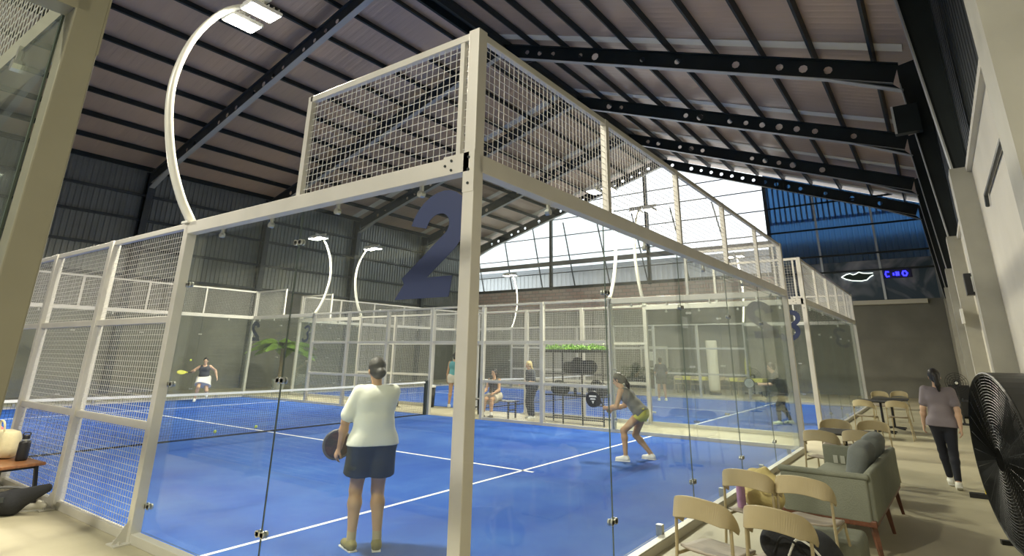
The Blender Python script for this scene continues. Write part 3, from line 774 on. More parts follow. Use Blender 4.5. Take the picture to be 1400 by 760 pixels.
soft('back_cushion', (.86, -.22, .66), (.62, .2, .44), cush_f, so, .45, 5, (.22, 0, 0)); soft('back_cushion', (1.6, -.24, .68), (.6, .2, .44), cush_f, so, .45, 5, (.22, 0, 0))
MB().box((0, -.41, .26), (2.14, .41, .315)).build('wooden_rail', wood, so, bevel=.008)
for x, y in ((.1, .34), (.1, -.36), (2.05, .34), (2.05, -.36), (1.08, -.36)):
    MB().bar((x, y, .27), (x+(.0 if x > .5 else -.05), y*1.12, 0), .05, .04, w2=.03, h2=.03).build('leg', wood, so)
ot = empty('ottoman', (3.2, -1.45, 0), label='low grey upholstered block under the sofa arm, near side', cat='ottoman')
soft('body', (0, 0, .16), (.58, .56, .26), sofa_f, ot, .2); MB().box((-.2, -.2, 0), (.2, .2, .04)).build('base', black, ot)

# bags and bottles on chairs
def sdf_thing(name, label, cat, build_fn, group=None):
    o_ = build_fn(); tag(o_, label, cat, group); return o_
def sbag():
    R_ = empty('duffel_bag', (1.60, -1.56, .465))
    s = SDF(.012, .05)
    s.cone((-.05, -.14, .09), (-.02, .14, .09), .10, .105).cone((0, -.10, .12), (.04, .10, .13), .08, .08).ball((.04, .17, .06), .06).ball((.0, -.19, .05), .06).half((0, 0, .012), (0, 0, -1))
    s.build('body', blackf, R_)
    for dy in (-.03, .06):
        P = spline([(-.14, dy-.12, .08), (-.17, dy-.06, .15), (-.14, dy+.02, .16), (-.13, dy+.08, .06)], 6); MB().tube(P, .008, 6).build('strap', white_pl if dy < 0 else blackf, R_)
    MB().bar((-.03, -.12, .195), (-.01, .12, .205), .02, .012).build('zip', steel_grey, R_)
    return R_
sdf_thing('duffel_bag', 'big black bag with pale cord lying on the nearest right chair', 'bag', sbag)
beige = mat('beige_cloth', (.66, .55, .24), .9, 0, noise=.25, nscale=9, bump=.5, bscale=25)
def tote():
    R_ = empty('cloth_bag', (2.93, -1.02, .46)); s = SDF(.009, .04)
    s.cone((0, -.08, .09), (0, .08, .09), .1, .095).cone((0, -.07, .2), (.01, .06, .22), .085, .08).ball((.0, -.02, .28), .06).ball((.01, .08, .26), .04).half((0, 0, .01), (0, 0, -1))
    s.carve((0, .02, .36), .06)
    s.build('body', beige, R_)
    MB().tube(spline([(-.09, -.07, .22), (-.12, -.02, .18), (-.12, .04, .2), (-.08, .08, .26)], 5), .009, 6).build('handle', beige, R_); return R_
sdf_thing('cloth_bag', 'crumpled beige cloth bag sitting on the chair by the glass', 'bag', tote)
lilac = mat('lilac_bottle', (.42, .24, .40), .35, 0)
bt_ = empty('water_bottle', (2.78, -.87, .46), label='lilac water bottle on the chair beside the beige bag', cat='bottle')
MB().lathe((0, 0, 0), [(.034, 0), (.037, .02), (.037, .19), (.028, .215), (.022, .225)], 18).build('body', lilac, bt_, smooth=True)
MB().lathe((0, 0, .225), [(.024, 0), (.024, .04), (.018, .045)], 16).build('cap', mat('lilac_dark', (.30, .16, .30), .4), bt_)
MB().tube(spline([(-.02, 0, .262), (-.012, 0, .285), (.012, 0, .285), (.02, 0, .262)], 4), .005, 6).build('loop', lilac, bt_)
def bp2():
    R_ = empty('backpack', (2.05, -1.18, 0)); s = SDF(.014, .05); s.cone((0, -.1, .11), (0, .1, .11), .11, .11).cone((0, 0, .2), (.02, 0, .26), .1, .07).half((0, 0, .005), (0, 0, -1)); s.build('body', blackf, R_)
    MB().tube(spline([(-.1, -.08, .1), (-.16, -.06, .22), (-.06, -.02, .32)], 5), .012, 6).build('strap', white_pl, R_); return R_
sdf_thing('backpack', 'black backpack on the floor between the four nearest chairs', 'bag', bp2)

def shoe(name, loc, rz, label, m, grp=None):
    R_ = empty(name, loc, rz, label=label, cat='shoe', group=grp); s = SDF(.008, .025)
    s.cone((0, -.09, .04), (0, .02, .035), .038, .036).cone((0, .02, .03), (0, .10, .026), .038, .032).cone((0, -.085, .05), (0, -.06, .085), .035, .032).half((0, 0, .012), (0, 0, -1)).carve((0, -.07, .11), .03)
    s.build('upper', m, R_); MB().prism([(-.035, -.12), (.035, -.12), (.042, .03), (.03, .12), (-.03, .12), (-.042, .03)], 2, 0, .016).build('sole', white_pl, R_); return R_
offw = mat('offwhite_shoe', (.75, .72, .6), .6)

# ------------------------------------------------------------------ bench at the left
bn_ = empty('bench_table', (-.42, 6.95, 0), rz=math.radians(4), label='low brown wooden bench on black legs outside the left mesh', cat='bench')
MB().box((-.22, -.68, .42), (.22, .68, .455)).build('seat_board', mat('brown_board', (.30, .13, .05), .35, 0, noise=.35, nscale=4, stretch=(8, 1, 1)), bn_, bevel=.008)
for sx in (-1, 1):
    for sy in (-1, 1): MB().bar((sx*.17, sy*.56, .42), (sx*.21, sy*.62, 0), .035, .035).build('leg', black, bn_)
MB().box((-.18, -.56, .385), (.18, -.53, .42)).build('crossbar', black, bn_); MB().box((-.18, .53, .385), (.18, .56, .42)).build('crossbar', black, bn_)
cr = mat('cream_canvas', (.72, .64, .40), .9, 0, noise=.15, nscale=8, bump=.4, bscale=30)
tb = empty('canvas_tote', (-.38, 7.03, .457), label='cream canvas tote bag on the brown bench', cat='bag')
s = SDF(.011, .09); s.cone((0, -.13, .09), (0, .13, .09), .10, .10).cone((0, -.12, .17), (0, .12, .17), .09, .09).cone((0, -.13, .25), (0, .12, .26), .075, .07).half((0, 0, .01), (0, 0, -1)).half((0, 0, .3), (0, 0, 1)); s.build('body', cr, tb)
MB().tube(spline([(-.07, -.1, .28), (-.09, -.09, .4), (-.09, .06, .41), (-.07, .1, .28)], 6), .011, 6).build('handle', cr, tb)
pk = empty('pink_cloth', (-.42, 7.36, .457), label='pink towel bundled behind the cream tote on the bench', cat='towel')
s = SDF(.012, .04); s.cone((0, 0, .1), (.02, .1, .12), .1, .08).ball((0, .03, .24), .09).ball((0, .08, .3), .05).half((0, 0, .01), (0, 0, -1)); s.build('cloth', mat('pink_cloth', (.75, .25, .25), .9, bump=.4), pk)
bb = empty('black_bottle', (-.31, 6.62, .457), label='square shouldered black bottle standing on the bench', cat='bottle')
MB().lathe((0, 0, 0), [(.055, 0), (.058, .02), (.058, .19), (.05, .215)], 18).build('body', black, bb, smooth=True)
MB().lathe((0, 0, .215), [(.042, 0), (.042, .018)], 16).build('collar', clip_m, bb); MB().lathe((0, 0, .233), [(.038, 0), (.038, .035), (.03, .045)], 16).build('cap', black, bb)
MB().tube(spline([(-.035, 0, .27), (-.03, 0, .3), (.03, 0, .3), (.035, 0, .27)], 4), .007, 6).build('carry_loop', black, bb)
gb = empty('racket_bag', (-.52, 6.1, 0), rz=math.radians(-58), label='black racket bag lying on the floor against the bench', cat='bag')
s = SDF(.013, .05); s.cone((-.34, 0, .1), (.1, 0, .12), .095, .12, (0, 1, 0), .9).cone((.1, 0, .13), (.46, .02, .27), .12, .045, (0, 1, 0), .6).cone((-.4, -.02, .05), (-.3, .06, .05), .05, .05).half((0, 0, .006), (0, 0, -1)); s.build('body', blackf, gb)
MB().bar((-.36, -.09, .13), (.1, -.11, .17), .012, .05).build('side_pocket_trim', steel_grey, gb)
MB().tube(spline([(-.3, .02, .19), (-.1, .0, .26), (.1, 0, .27), (.3, .02, .25)], 5), .014, 6).build('strap', mat('grey_strap', (.12, .12, .12), .8), gb)
shoe('sports_shoe', (-.26, 6.05, 0), .9, 'pale sports shoe on the floor right of the black racket bag', offw)
shoe('sports_shoe', (-.86, 6.25, 0), -.3, 'pale sports shoe on the floor at the left picture edge', offw)

# ------------------------------------------------------------------ big fan and clutter by the right wall
fan = empty('drum_fan', (4.62, -2.90, 0)); tag(fan, 'huge black round drum fan standing by the right wall', 'fan')
fn = Vector((-.24, .97, 0)).normalized(); fa_ang = math.atan2(fn.y, fn.x)
fan.rotation_euler = (0, 0, fa_ang-PI/2)     # local +Y looks out of the grille
fan_m = mat('fan_black', (.012, .013, .012), .35, .2, noise=.4, nscale=6); fan_r = mat('fan_rim', (.045, .046, .043), .3, .5)
def ringpts(r, y, n=48, z=.82): return [(r*math.cos(2*PI*k/n), y, z+r*math.sin(2*PI*k/n)) for k in range(n+1)]
mb = MB(); n = 56; vs = []; fs = []
for k in range(n):
    a = 2*PI*k/n
    for r, y in ((.775, -.28), (.775, .06), (.79, .06), (.79, -.28)): vs.append((r*math.cos(a), y, .82+r*math.sin(a)))
for k in range(n):
    for q in range(4): fs.append((k*4+q, k*4+(q+1) % 4, ((k+1) % n)*4+(q+1) % 4, ((k+1) % n)*4+q))
mb.add(vs, fs); mb.build('drum', fan_r, fan, smooth=False)
for y, nm in ((.07, 'front_grille'), (-.29, 'rear_grille')):
    mb = MB()
    for r in [.78]+[.755-.028*q for q in range(24)]: mb.tube(ringpts(r, y+(.03*(1-r/.78) if y > 0 else 0), 40), .004 if r < .78 else .014, 5, cap=False)
    for k in range(28):
        a = 2*PI*k/28; mb.tube([(.1*math.cos(a), y+.02*(y > 0), .82+.1*math.sin(a)), (.78*math.cos(a), y, .82+.78*math.sin(a))], .005, 5)
    mb.build(nm, fan_m, fan)
MB().lathe((0, 0, 0), [(.13, -.15), (.14, 0), (.12, .1)], 20).build('motor', fan_m, fan, matrix=Matrix.Translation((0, -.08, .82)) @ Matrix.Rotation(-PI/2, 4, 'X'), smooth=True)
for k in range(5):
    a = 2*PI*k/5+.3; mb = MB(); vs = []
    for t in (0, .33, .66, 1):
        r = .12+.6*t; w_ = .09+.12*t
        for q, yy in ((-1, -.06), (1, .03)):
            aa = a+q*w_/max(r, .2)/1.6; vs.append((r*math.cos(aa), yy-.08, .82+r*math.sin(aa)))
    vs += [(x, y+.006, z) for x, y, z in vs]
    fs = []
    for i in range(3): fs += [(2*i, 2*i+1, 2*i+3, 2*i+2), (8+2*i, 8+2*i+2, 8+2*i+3, 8+2*i+1), (2*i, 2*i+2, 10+2*i, 8+2*i), (2*i+1, 9+2*i, 11+2*i, 2*i+3)]
    fs += [(0, 8, 9, 1), (6, 7, 15, 14)]
    mb.add(vs, fs); mb.build('blade', mat('fan_blade', (.10, .10, .10), .3, .6), fan)
MB().bar((-.35, -.11, .03), (.35, -.11, .03), .06, .06).bar((-.45, -.28, .02), (-.45, .1, .02), .05, .04).bar((.45, -.28, .02), (.45, .1, .02), .05, .04).bar((-.45, -.11, .02), (.45, -.11, .02), .05, .04).build('stand', fan_m, fan)

br = empty('floor_broom', (7.35, -2.72, 0), label='broom with black head and yellow collar leaning by the wall behind the fan', cat='broom')
MB().tube([(0, 0, .05), (.75, -.02, 1.15)], .012, 8).build('handle', mat('broom_stick', (.25, .16, .08), .6), br); MB().box((-.04, -.2, 0), (.05, .2, .055)).build('head', black, br)
MB().lathe((.02, 0, .05), [(.03, 0), (.03, .05), (.018, .12)], 10).build('collar', mat('yellow_plastic', (.8, .6, .05), .5), br)
pf = empty('pedestal_fan', (18.0, -2.75, 0), label='dark pedestal fan with pale hub far down by the right wall', cat='fan')
pf.scale = (.78, .78, .78); MB().lathe((0, 0, 0), [(.24, 0), (.24, .03), (.05, .06), (.03, .08)], 18).build('base', black, pf); MB().tube([(0, 0, .05), (0, 0, 1.25)], .03, 8).build('pole', black, pf)
mb = MB()
for r in (.34, .27, .2, .13): mb.tube([(-.12, r*math.cos(2*PI*k/28), 1.4+r*math.sin(2*PI*k/28)) for k in range(29)], .008, 5, cap=False)
for k in range(12): mb.tube([(-.12, 0, 1.4), (-.12, .34*math.cos(k*PI/6), 1.4+.34*math.sin(k*PI/6))], .006, 5)
mb.build('cage', black, pf); MB().cbox((0, 0, 1.4), (.2, .16, .16)).build('motor', black, pf, bevel=.03); MB().lathe((0, 0, 0), [(.05, -.02), (.05, .0), (.03, .03)], 16).build('hub', white_pl, pf, matrix=Matrix.Translation((-.13, 0, 1.4)) @ Matrix.Rotation(-PI/2, 4, 'Y'))
for k, (x, z) in enumerate(((20.5, .5), (22.0, .9))):
    b_ = empty('equipment_case', (x, -2.85, 0), label=('low' if k == 0 else 'tall')+' dark case against the right wall near the far corner', cat='case')
    MB().box((-.4, -.3, .05), (.4, .3, z)).build('body', black, b_, bevel=.02); MB().box((-.15, -.02, z), (.15, .02, z+.05)).build('handle', steel_grey, b_)
    for sx in (-1, 1):
        for sy in (-1, 1): MB().lathe((sx*.3, sy*.2, 0), [(.03, 0), (.03, .05)], 8).build('foot', black, b_)
# wall speaker box and switch on the pilasters
sp = empty('wall_speaker', (7.6, YR+.12, 2.75), label='black box with white face high on the right wall', cat='speaker')
MB().box((-.28, -.1, -.15), (-.06, .22, .15)).build('housing', black, sp, bevel=.01); MB().box((-.295, -.06, -.11), (-.28, .14, .1)).build('white_face', white_pl, sp)
tag(MB().box((12.4, YR+.25, 2.45), (12.74, YR+.3, 2.75)).build('wall_switch_box', white_pl), 'small white box fixed on the second wall pilaster', 'box')
fl = empty('column_floodlight', (12.6, -2.75, 7.2), label='unlit rectangular floodlight fixed on the dark right column', cat='floodlight')
MB().box((-.12, -.3, -.35), (.1, .25, .35)).build('housing', steel_dark, fl, bevel=.01); MB().box((-.14, .2, -.35), (-.12, .25, .35)).build('bright_edge', white_pl, fl); MB().box((.1, -.2, -.03), (.35, -.1, .03)).build('bracket', steel_dark, fl)

# ================================================================== BETWEEN THE COURTS
rk = empty('storage_rack', (11.05, 5.55, 0), label='tall black metal rack topped by a green hedge planter between the courts', cat='rack')
ax_, ay_ = .24, .9
for sx in (-1, 1):
    for sy in (-1, -.33, .33, 1):
        if sx > 0 and abs(sy) < 1: continue
        MB().box((sx*ax_-.015, sy*ay_-.015, 0), (sx*ax_+.015, sy*ay_+.015, 1.8)).build('upright', black, rk)
for z in (.12, .68, 1.22, 1.78):
    mb = MB(); mb.box((-ax_, -ay_, z), (ax_, ay_, z+.02)) if z != .12 else None
    for sx in (-1, 1): mb.box((sx*ax_-.012, -ay_, z), (sx*ax_+.012, ay_, z+.03))
    mb.build('shelf', black, rk)
leaf = mat('hedge_leaf', (.25, .50, .05), .5, 0, col2=(.12, .28, .03), nscale=9)
MB().box((-.2, -.88, 1.8), (.2, .88, 1.86)).build('planter', black, rk)
mb = MB(); rr = random.Random(5)
for k in range(1400):
    c = Vector((rr.uniform(-.2, .2), rr.uniform(-.9, .9), 1.86+abs(rr.gauss(0, .055)))); a = Vector((rr.gauss(0, 1), rr.gauss(0, 1), rr.gauss(.4, .8))).normalized()*.035; b_ = a.cross(Vector((rr.gauss(0, 1), rr.gauss(0, 1), rr.gauss(0, 1)))).normalized()*.014
    mb.add([c-a, c+b_, c+a, c-b_], [(0, 1, 2, 3)])
o_ = mb.build('hedge', leaf, rk); o_['kind'] = 'stuff'
def rbag(y, z, L, h, label, x=11.05):
    R_ = empty('sports_bag', (x, y, z), label=label, cat='bag'); s = SDF(.018, .06)
    s.cone((0, -L/2+.12, h*.42), (0, L/2-.16, h*.36), h*.42, h*.36).ball((0, .02, h*.6), h*.36).half((0, 0, .008), (0, 0, -1)); s.build('body', blackf, R_)
    MB().tube(spline([(-.02, -.16, h*.75), (-.04, -.08, h*.96), (-.04, .08, h*.96), (-.02, .16, h*.72)], 5), .012, 6).build('handle', blackf, R_); return R_
rbag(5.5, 1.242, 1.0, .42, 'large black sports bag on the upper shelf of the black rack')
rbag(6.1, .702, .55, .36, 'black sports bag on the lower rack shelf, left end'); rbag(4.95, .702, .55, .40, 'black sports bag on the lower rack shelf, right end')
cb_ = empty('drinking_bottle', (10.95, 5.55, .702), label='small bottle with white cap between bags on the lower rack shelf', cat='bottle')
MB().lathe((0, 0, 0), [(.035, 0), (.035, .16), (.02, .19)], 12).build('body', black, cb_); MB().lathe((0, 0, .19), [(.022, 0), (.022, .04)], 10).build('cap', white_pl, cb_)
def pbench(x, y0, y1, label):
    B = empty('player_bench', (x, (y0+y1)/2, 0), label=label, cat='bench'); h = (y1-y0)/2
    mb = MB()
    for k in range(4): mb.box((-.2+k*.105, -h, .43), (-.115+k*.105, h, .455))
    mb.build('seat_slats', mat('bench_slat', (.06, .055, .05), .5), B)
    for sy in (-1, 1):
        for sx in (-1, 1): MB().box((sx*.17-.018, sy*(h-.12)-.018, 0), (sx*.17+.018, sy*(h-.12)+.018, .43)).build('leg', black, B)
    MB().box((-.17, -h+.12, .2), (.17, -h+.14, .23)).box((-.17, h-.14, .2), (.17, h-.12, .23)).build('brace', black, B)
    return B
pbench(10.95, 7.5, 9.1, 'black slatted bench with seated woman between the courts')
pbench(11.2, 12.6, 14.2, 'black slatted bench behind the net post between the courts')
tr = empty('waste_bin', (11.88, 11.75, 0), label='tall black waste bin with white liner beyond the net post', cat='bin')
MB().lathe((0, 0, 0), [(.17, 0), (.2, .62)], 20).build('body', black, tr, smooth=True); MB().lathe((0, 0, .62), [(.21, 0), (.205, .05), (.19, .07)], 20).build('liner', white_pl, tr)

# ================================================================== FAR CAFE CORNER
par = empty('closed_parasol', (25.6, 6.45, 0), label='closed white parasol like a pale column at the far cafe', cat='parasol')
MB().lathe((0, 0, .15), [(.24, 0), (.26, .1), (.25, 1.2), (.27, 2.2), (.25, 2.3)], 16, sx=.9).build('canopy', mat('parasol_white', (.75, .72, .62), .8), par, smooth=True)
MB().tube([(0, 0, 0), (0, 0, 2.6)], .03, 8).build('pole', steel_grey, par); MB().lathe((0, 0, 0), [(.28, 0), (.28, .08), (.05, .1)], 16).build('base', black, par)
yl = mat('yellow_cloth', (.72, .68, .12), .8)
par2 = empty('closed_parasol', (27.3, 5.3, 0), label='closed yellow parasol at the far cafe right of white one', cat='parasol')
MB().lathe((0, 0, .7), [(.05, 0), (.14, .2), (.13, .7), (.03, 1.2)], 12).build('canopy', yl, par2, smooth=True); MB().tube([(0, 0, 0), (0, 0, 2.0)], .025, 8).build('pole', black, par2); MB().lathe((0, 0, 0), [(.25, 0), (.25, .07), (.05, .1)], 16).build('base', black, par2)
for k, (x, y) in enumerate(((26, 7.6), (26, 5.4))):
    T = empty('cafe_table', (x, y-.4*k, 0), label='far cafe table under yellow cloth, '+('left' if k == 0 else 'right')+' of the white parasol', cat='table')
    MB().box((-.5, -.75, .72), (.5, .75, .75)).build('table_top', white_pl, T); MB().box((-.52, -.77, .62), (.52, .77, .765)).build('tablecloth', yl, T)
    for sx in (-1, 1):
        for sy in (-1, 1): MB().box((sx*.42-.02, sy*.66-.02, 0), (sx*.42+.02, sy*.66+.02, .72)).build('leg', black, T)
    for sy in (-.4, .4):
        c = copy_tree(proto); c.location = (x-.75, y+sy, 0); c.rotation_euler = (0, 0, -PI/2); tag(c, 'tan chair at the far cafe, %s one of the yellow table %s white parasol' % ('left' if sy > 0 else 'right', 'left of' if k == 0 else 'right of'), 'chair', 'tan metal chairs at the far cafe')
hd = empty('boxed_hedge', (28.4, 10.4, 0), label='low dark green hedge behind the further court beside the door', cat='hedge')
mb = MB(); gm = mat('dark_leaf', (.07, .10, .04), .7, 0, col2=(.035, .055, .025), nscale=6)
for k in range(2600):
    c = Vector((rr.uniform(-.35, .35), rr.uniform(-2.2, 2.2), rr.uniform(.15, 1.1))); a = Vector((rr.gauss(0, 1), rr.gauss(0, 1), rr.gauss(0, 1))).normalized()*.09; b_ = a.cross(Vector((rr.gauss(0, 1), rr.gauss(0, 1), rr.gauss(0, 1)))).normalized()*.045
    mb.add([c-a, c+b_, c+a, c-b_], [(0, 1, 2, 3)])
o_ = mb.build('foliage', gm, hd); o_['kind'] = 'stuff'; MB().box((-.3, -2.2, 0), (.3, 2.2, .5)).build('planter_box', steel_grey, hd)
# palm beyond the far end of the near court
pa = empty('potted_palm', (13.1, 22.5, 0), label='green palm with drooping fronds beyond the far end of the near court', cat='palm')
MB().tube(spline([(0, 0, .3), (.03, 0, 1.0), (0, 0, 1.9)], 6), .09, 10, radii=None).build('trunk', mat('palm_trunk', (.18, .14, .08), .9, bump=.8, bscale=20), pa)
MB().lathe((0, 0, 0), [(.22, 0), (.32, .45), (.3, .5)], 16).build('pot', mat('pot_grey', (.3, .3, .28), .7), pa)
pl = mat('palm_leaf', (.25, .42, .06), .5, 0, col2=(.13, .26, .035), nscale=3)
for k in range(16):
    a = k*2.4; el = .3+.6*((k*7) % 10)/10; L = 1.8; mb = MB(); P = []
    for i in range(9):
        t = i/8; P.append(Vector((math.cos(a)*L*t*math.cos(el), math.sin(a)*L*t*math.cos(el), 1.9+L*t*math.sin(el)-1.1*t*t)))
    mb.tube(P, .012, 5)
    side = Vector((-math.sin(a), math.cos(a), 0))
    for i in range(1, 9):
        for u in (0, .33, .66):
            p = P[i-1].lerp(P[i], u); w_ = .38*math.sin(PI*min(1, (i-1+u)/8*.85+.12))
            for s_ in (-1, 1):
                q = p+side*s_*w_+Vector((0, 0, -.16*w_/.3)); d_ = (P[i]-P[i-1]).normalized()*.06
                mb.add([p-d_, p+d_, q+d_*1.6, q+d_*.6], [(0, 1, 2, 3)])
    mb.build('frond', pl, pa)
# balls
ball_m = mat('tennis_yellow', (.62, .75, .08), .9, emit=0)
for x, y, z, lb in ((5.15, 10.75, .045, 'yellow ball on the turf just beyond the net, right one'), (4.13, 10.62, .045, 'yellow ball on the turf just beyond the net, left one'), (7.64, 19.6, 1.38, 'yellow ball in the air beside the jumping player')):
    tag(MB().lathe((x, y, z), [(.033*math.cos(t*PI/8), .033*math.sin(t*PI/8)) for t in range(-4, 5)], 14).build('tennis_ball', ball_m, smooth=True), lb, 'ball')
# ceiling cable and drain
tag(MB().tube(spline([(13.2, 8.3, 12.6), (13.6, 9.6, 12.75), (14.9, 10.1, 13.0), (16.5, 10.1, 13.1), (18.5, 9.9, 13.0)], 6), .03, 6).build('ridge_cable', black), 'black cable sagging along the ridge steel', 'cable')

# ================================================================== PEOPLE
skinT = {k: mat('skin_'+k, c, .55, 0, noise=.08, nscale=6) for k, c in {'tan': (.47, .28, .16), 'light': (.62, .40, .27), 'brown': (.36, .19, .11)}.items()}
hair_m = mat('dark_hair', (.012, .010, .009), .5, 0, bump=.5, bscale=50); hair_g = mat('greying_hair', (.045, .04, .037), .6, 0, bump=.5, bscale=50)
eye_m = mat('eye_dark', (.01, .008, .006), .2)
def ik(a, b, l1, l2, pole):
    a = Vector(a); b = Vector(b); d = (b-a).length; d = max(1e-4, min(d, (l1+l2)*.999)); t = (b-a).normalized()
    x = (l1*l1-l2*l2+d*d)/(2*d); h = math.sqrt(max(0, l1*l1-x*x)); p = Vector(pole); p = (p-t*p.dot(t)).normalized()
    return a+t*x+p*h
def person(label, loc, heading, H=1.66, pel=(0, 0, .93), neck=(0, 0, 1.42), headd=(0, 0.02, 1), look=(0, 1, 0), twist=0,
           hands=((-.25, .05, .85), (.25, .05, .85)), ankles=((-.1, 0, .08), (.1, 0, .08)), toes=((0, 1, 0), (0, 1, 0)),
           knee=((0, 1, 0), (0, 1, 0)), elbow=((-.3, -1, -.2), (.3, -1, -.2)), palm=(None, None), curl=(.35, .35), fingdir=(None, None),
           skin='tan', vox=.0125, build=1.0, hair='bun', hairm=None, outfit=(), shoes=None, socks=None, fat=1.0):
    """joint positions in metres for a 1.66 m body; x right, y forward"""
    sc = H/1.66; P = empty('person', loc, heading-PI/2, label=label, cat='person'); P.scale = (sc, sc, sc)
    V = Vector; pel = V(pel); neck = V(neck); spine = (neck-pel).normalized(); right = V((math.cos(twist), math.sin(twist), 0)); right = (right-spine*right.dot(spine)).normalized(); fwd = spine.cross(right)*-1
    if fwd.dot(V((-math.sin(twist), math.cos(twist), 0))) < 0: fwd = -fwd
    hr = V((1, 0, 0)); f = fat
    S_ = [neck-right*.168-spine*.035, neck+right*.168-spine*.035]; Hp = [pel-hr*.088-V((0, 0, .02)), pel+hr*.088-V((0, 0, .02))]
    lu, lf, th_, sh_ = .285, .25, .41, .405
    Wr = [V(h) for h in hands]; An = [V(a) for a in ankles]
    for i in (0, 1):
        d = Wr[i]-S_[i]
        if d.length > .53: Wr[i] = S_[i]+d.normalized()*.53
        d = An[i]-Hp[i]
        if d.length > .812: An[i] = Hp[i]+d.normalized()*.812
    El = [ik(S_[i], Wr[i], lu, lf, elbow[i]) for i in (0, 1)]; Kn = [ik(Hp[i], An[i], th_, sh_, knee[i]) for i in (0, 1)]
    look = V(look).normalized(); hd_ = V(headd).normalized(); hc = neck+hd_*.165; hs = look.cross(hd_).normalized(); look = hd_.cross(hs).normalized(); look = look if look.dot(V((0, 0, 0))+V(look)) > 0 else -look
    s = SDF(vox, .03)
    belly = pel+spine*.17; chest = pel+spine*.36
    s.cone(Hp[0], Hp[1], .105*f, .105*f, fwd, .95).cone(pel, belly, .125*f, .118*f, fwd, .78, .05).cone(belly-right*.03, belly+right*.03, .11*f, .11*f, fwd, .8, .05)
    s.cone(chest-right*.055, chest+right*.055, .115, .115, fwd, .82, .05).cone(S_[0]+right*.04-spine*.03, S_[1]-right*.04-spine*.03, .062, .062, fwd, .95, .05)
    s.cone(neck-spine*.03, neck+hd_*.08, .052, .047, None, 1, .03)
    # head
    s.cone(hc+hd_*.028-look*.012, hc+hd_*.01-look*.012, .086, .08, hs, .86, .03).cone(hc+look*.03-hd_*.01, hc+look*.045-hd_*.082, .055, .036, hs, .9, .03)
    s.cone(hc+look*.082+hd_*.005, hc+look*.104-hd_*.028, .009, .014, None, 1, .012)
    for q in (-1, 1):
        s.cone(hc+hs*q*.076-hd_*.0, hc+hs*q*.08-hd_*.032, .018, .011, hs, .5, .008); s.carve(hc+look*.098+hs*q*.03+hd_*.012, .016)
        s.ball(hc+look*.068+hs*q*.03+hd_*.03, .016, None, 1, .015)
    s.ball(hc+look*.078-hd_*.055, .016, None, 1, .012)
    HF = []
    for i, q in ((0, -1), (1, 1)):
        s.cone(S_[i], El[i], .051, .038, None, 1, .03).cone(El[i], El[i].lerp(Wr[i], .35), .038, .040).cone(El[i].lerp(Wr[i], .35), Wr[i], .040, .026)
        d = (fingdir[i] and V(fingdir[i]).normalized()) or (Wr[i]-El[i]).normalized()
        pn = V(palm[i]) if palm[i] else hr*(-q); pn = (pn-d*pn.dot(d)).normalized(); sd = d.cross(pn)*(-q)   # sd: towards the thumb
        if sd.dot(fwd) < 0 and not palm[i]: sd = -sd
        pc = Wr[i]+d*.05
        s.cone(Wr[i]+d*.02, Wr[i]+d*.075, .034, .038, pn, .42, .015)
        cu = curl[i]
        for k in range(4):
            b0 = Wr[i]+d*.085+sd*(.028-.019*k); L = (.068, .076, .07, .055)[k]; fr = max(.0085, vox*.78)
            d1 = (d*math.cos(cu)+pn*math.sin(cu)); d2 = (d*math.cos(cu*2.3)+pn*math.sin(cu*2.3)); m_ = b0+d1*L*.5
            s.cone(b0, m_, fr, fr, None, 1, .003).cone(m_, m_+d2*L*.5, fr, fr*.85, None, 1, .003)
        t0 = Wr[i]+d*.03+sd*.03; t1 = t0+(d*.6+sd*.7+pn*.4).normalized()*.036; fr = max(.010, vox*.8)
        s.cone(t0, t1, fr*1.2, fr, None, 1, .006).cone(t1, t1+(d*.8+pn*.6).normalized()*.03, fr, fr*.9, None, 1, .003)
        HF.append((pc, d, pn, sd))
        calf = Kn[i].lerp(An[i], .28); kf = V(knee[i]).normalized()
        s.cone(Hp[i], Kn[i], .093*f, .056*f, None, 1, .04).cone(Kn[i], calf-kf*.008, .054, .057*f).cone(calf-kf*.008, An[i], .057*f, .036)
        tdir = V(toes[i]).normalized(); hl = An[i]-V((0, 0, .045)); s.cone(hl-tdir*.03, hl+tdir*.05, .034, .032).cone(hl+tdir*.05, hl+tdir*.14-V((0, 0, .008)), .034, .026)
    body = s.build('body', skinT[skin], P)
    # hair
    hm = hairm or hair_m; h = SDF(vox, .02)
    h.cone(hc+hd_*.034-look*.022, hc+hd_*.02-look*.022, .094, .09, hs, .9).ball(hc-look*.05-hd_*.03, .065).half(hc+look*.062, look+hd_*.0).half(hc+look*.045-hd_*.01, look*.8-hd_*.65)
    if hair == 'bun': h.ball(hc-look*.105-hd_*.045, .046)
    if hair == 'pony':
        h.ball(hc-look*.105+hd_*.02, .035).cone(hc-look*.11+hd_*.01, hc-look*.135-hd_*.13, .036, .036).cone(hc-look*.135-hd_*.13, hc-look*.12-hd_*.25, .036, .014)
    if hair == 'long': h.cone(hc-look*.05-hd_*.02, hc-look*.07-hd_*.22, .07, .06, look, .7)
    if hair == 'short': pass
    h.build('hair', hm, P)
    for q in (-1, 1):
        e = hc+look*.084+hs*q*.03+hd_*.012; MB().lathe(e, [(.009*math.cos(t*PI/6), .009*math.sin(t*PI/6)) for t in range(-3, 4)], 8).build('eye', eye_m, P, smooth=True)
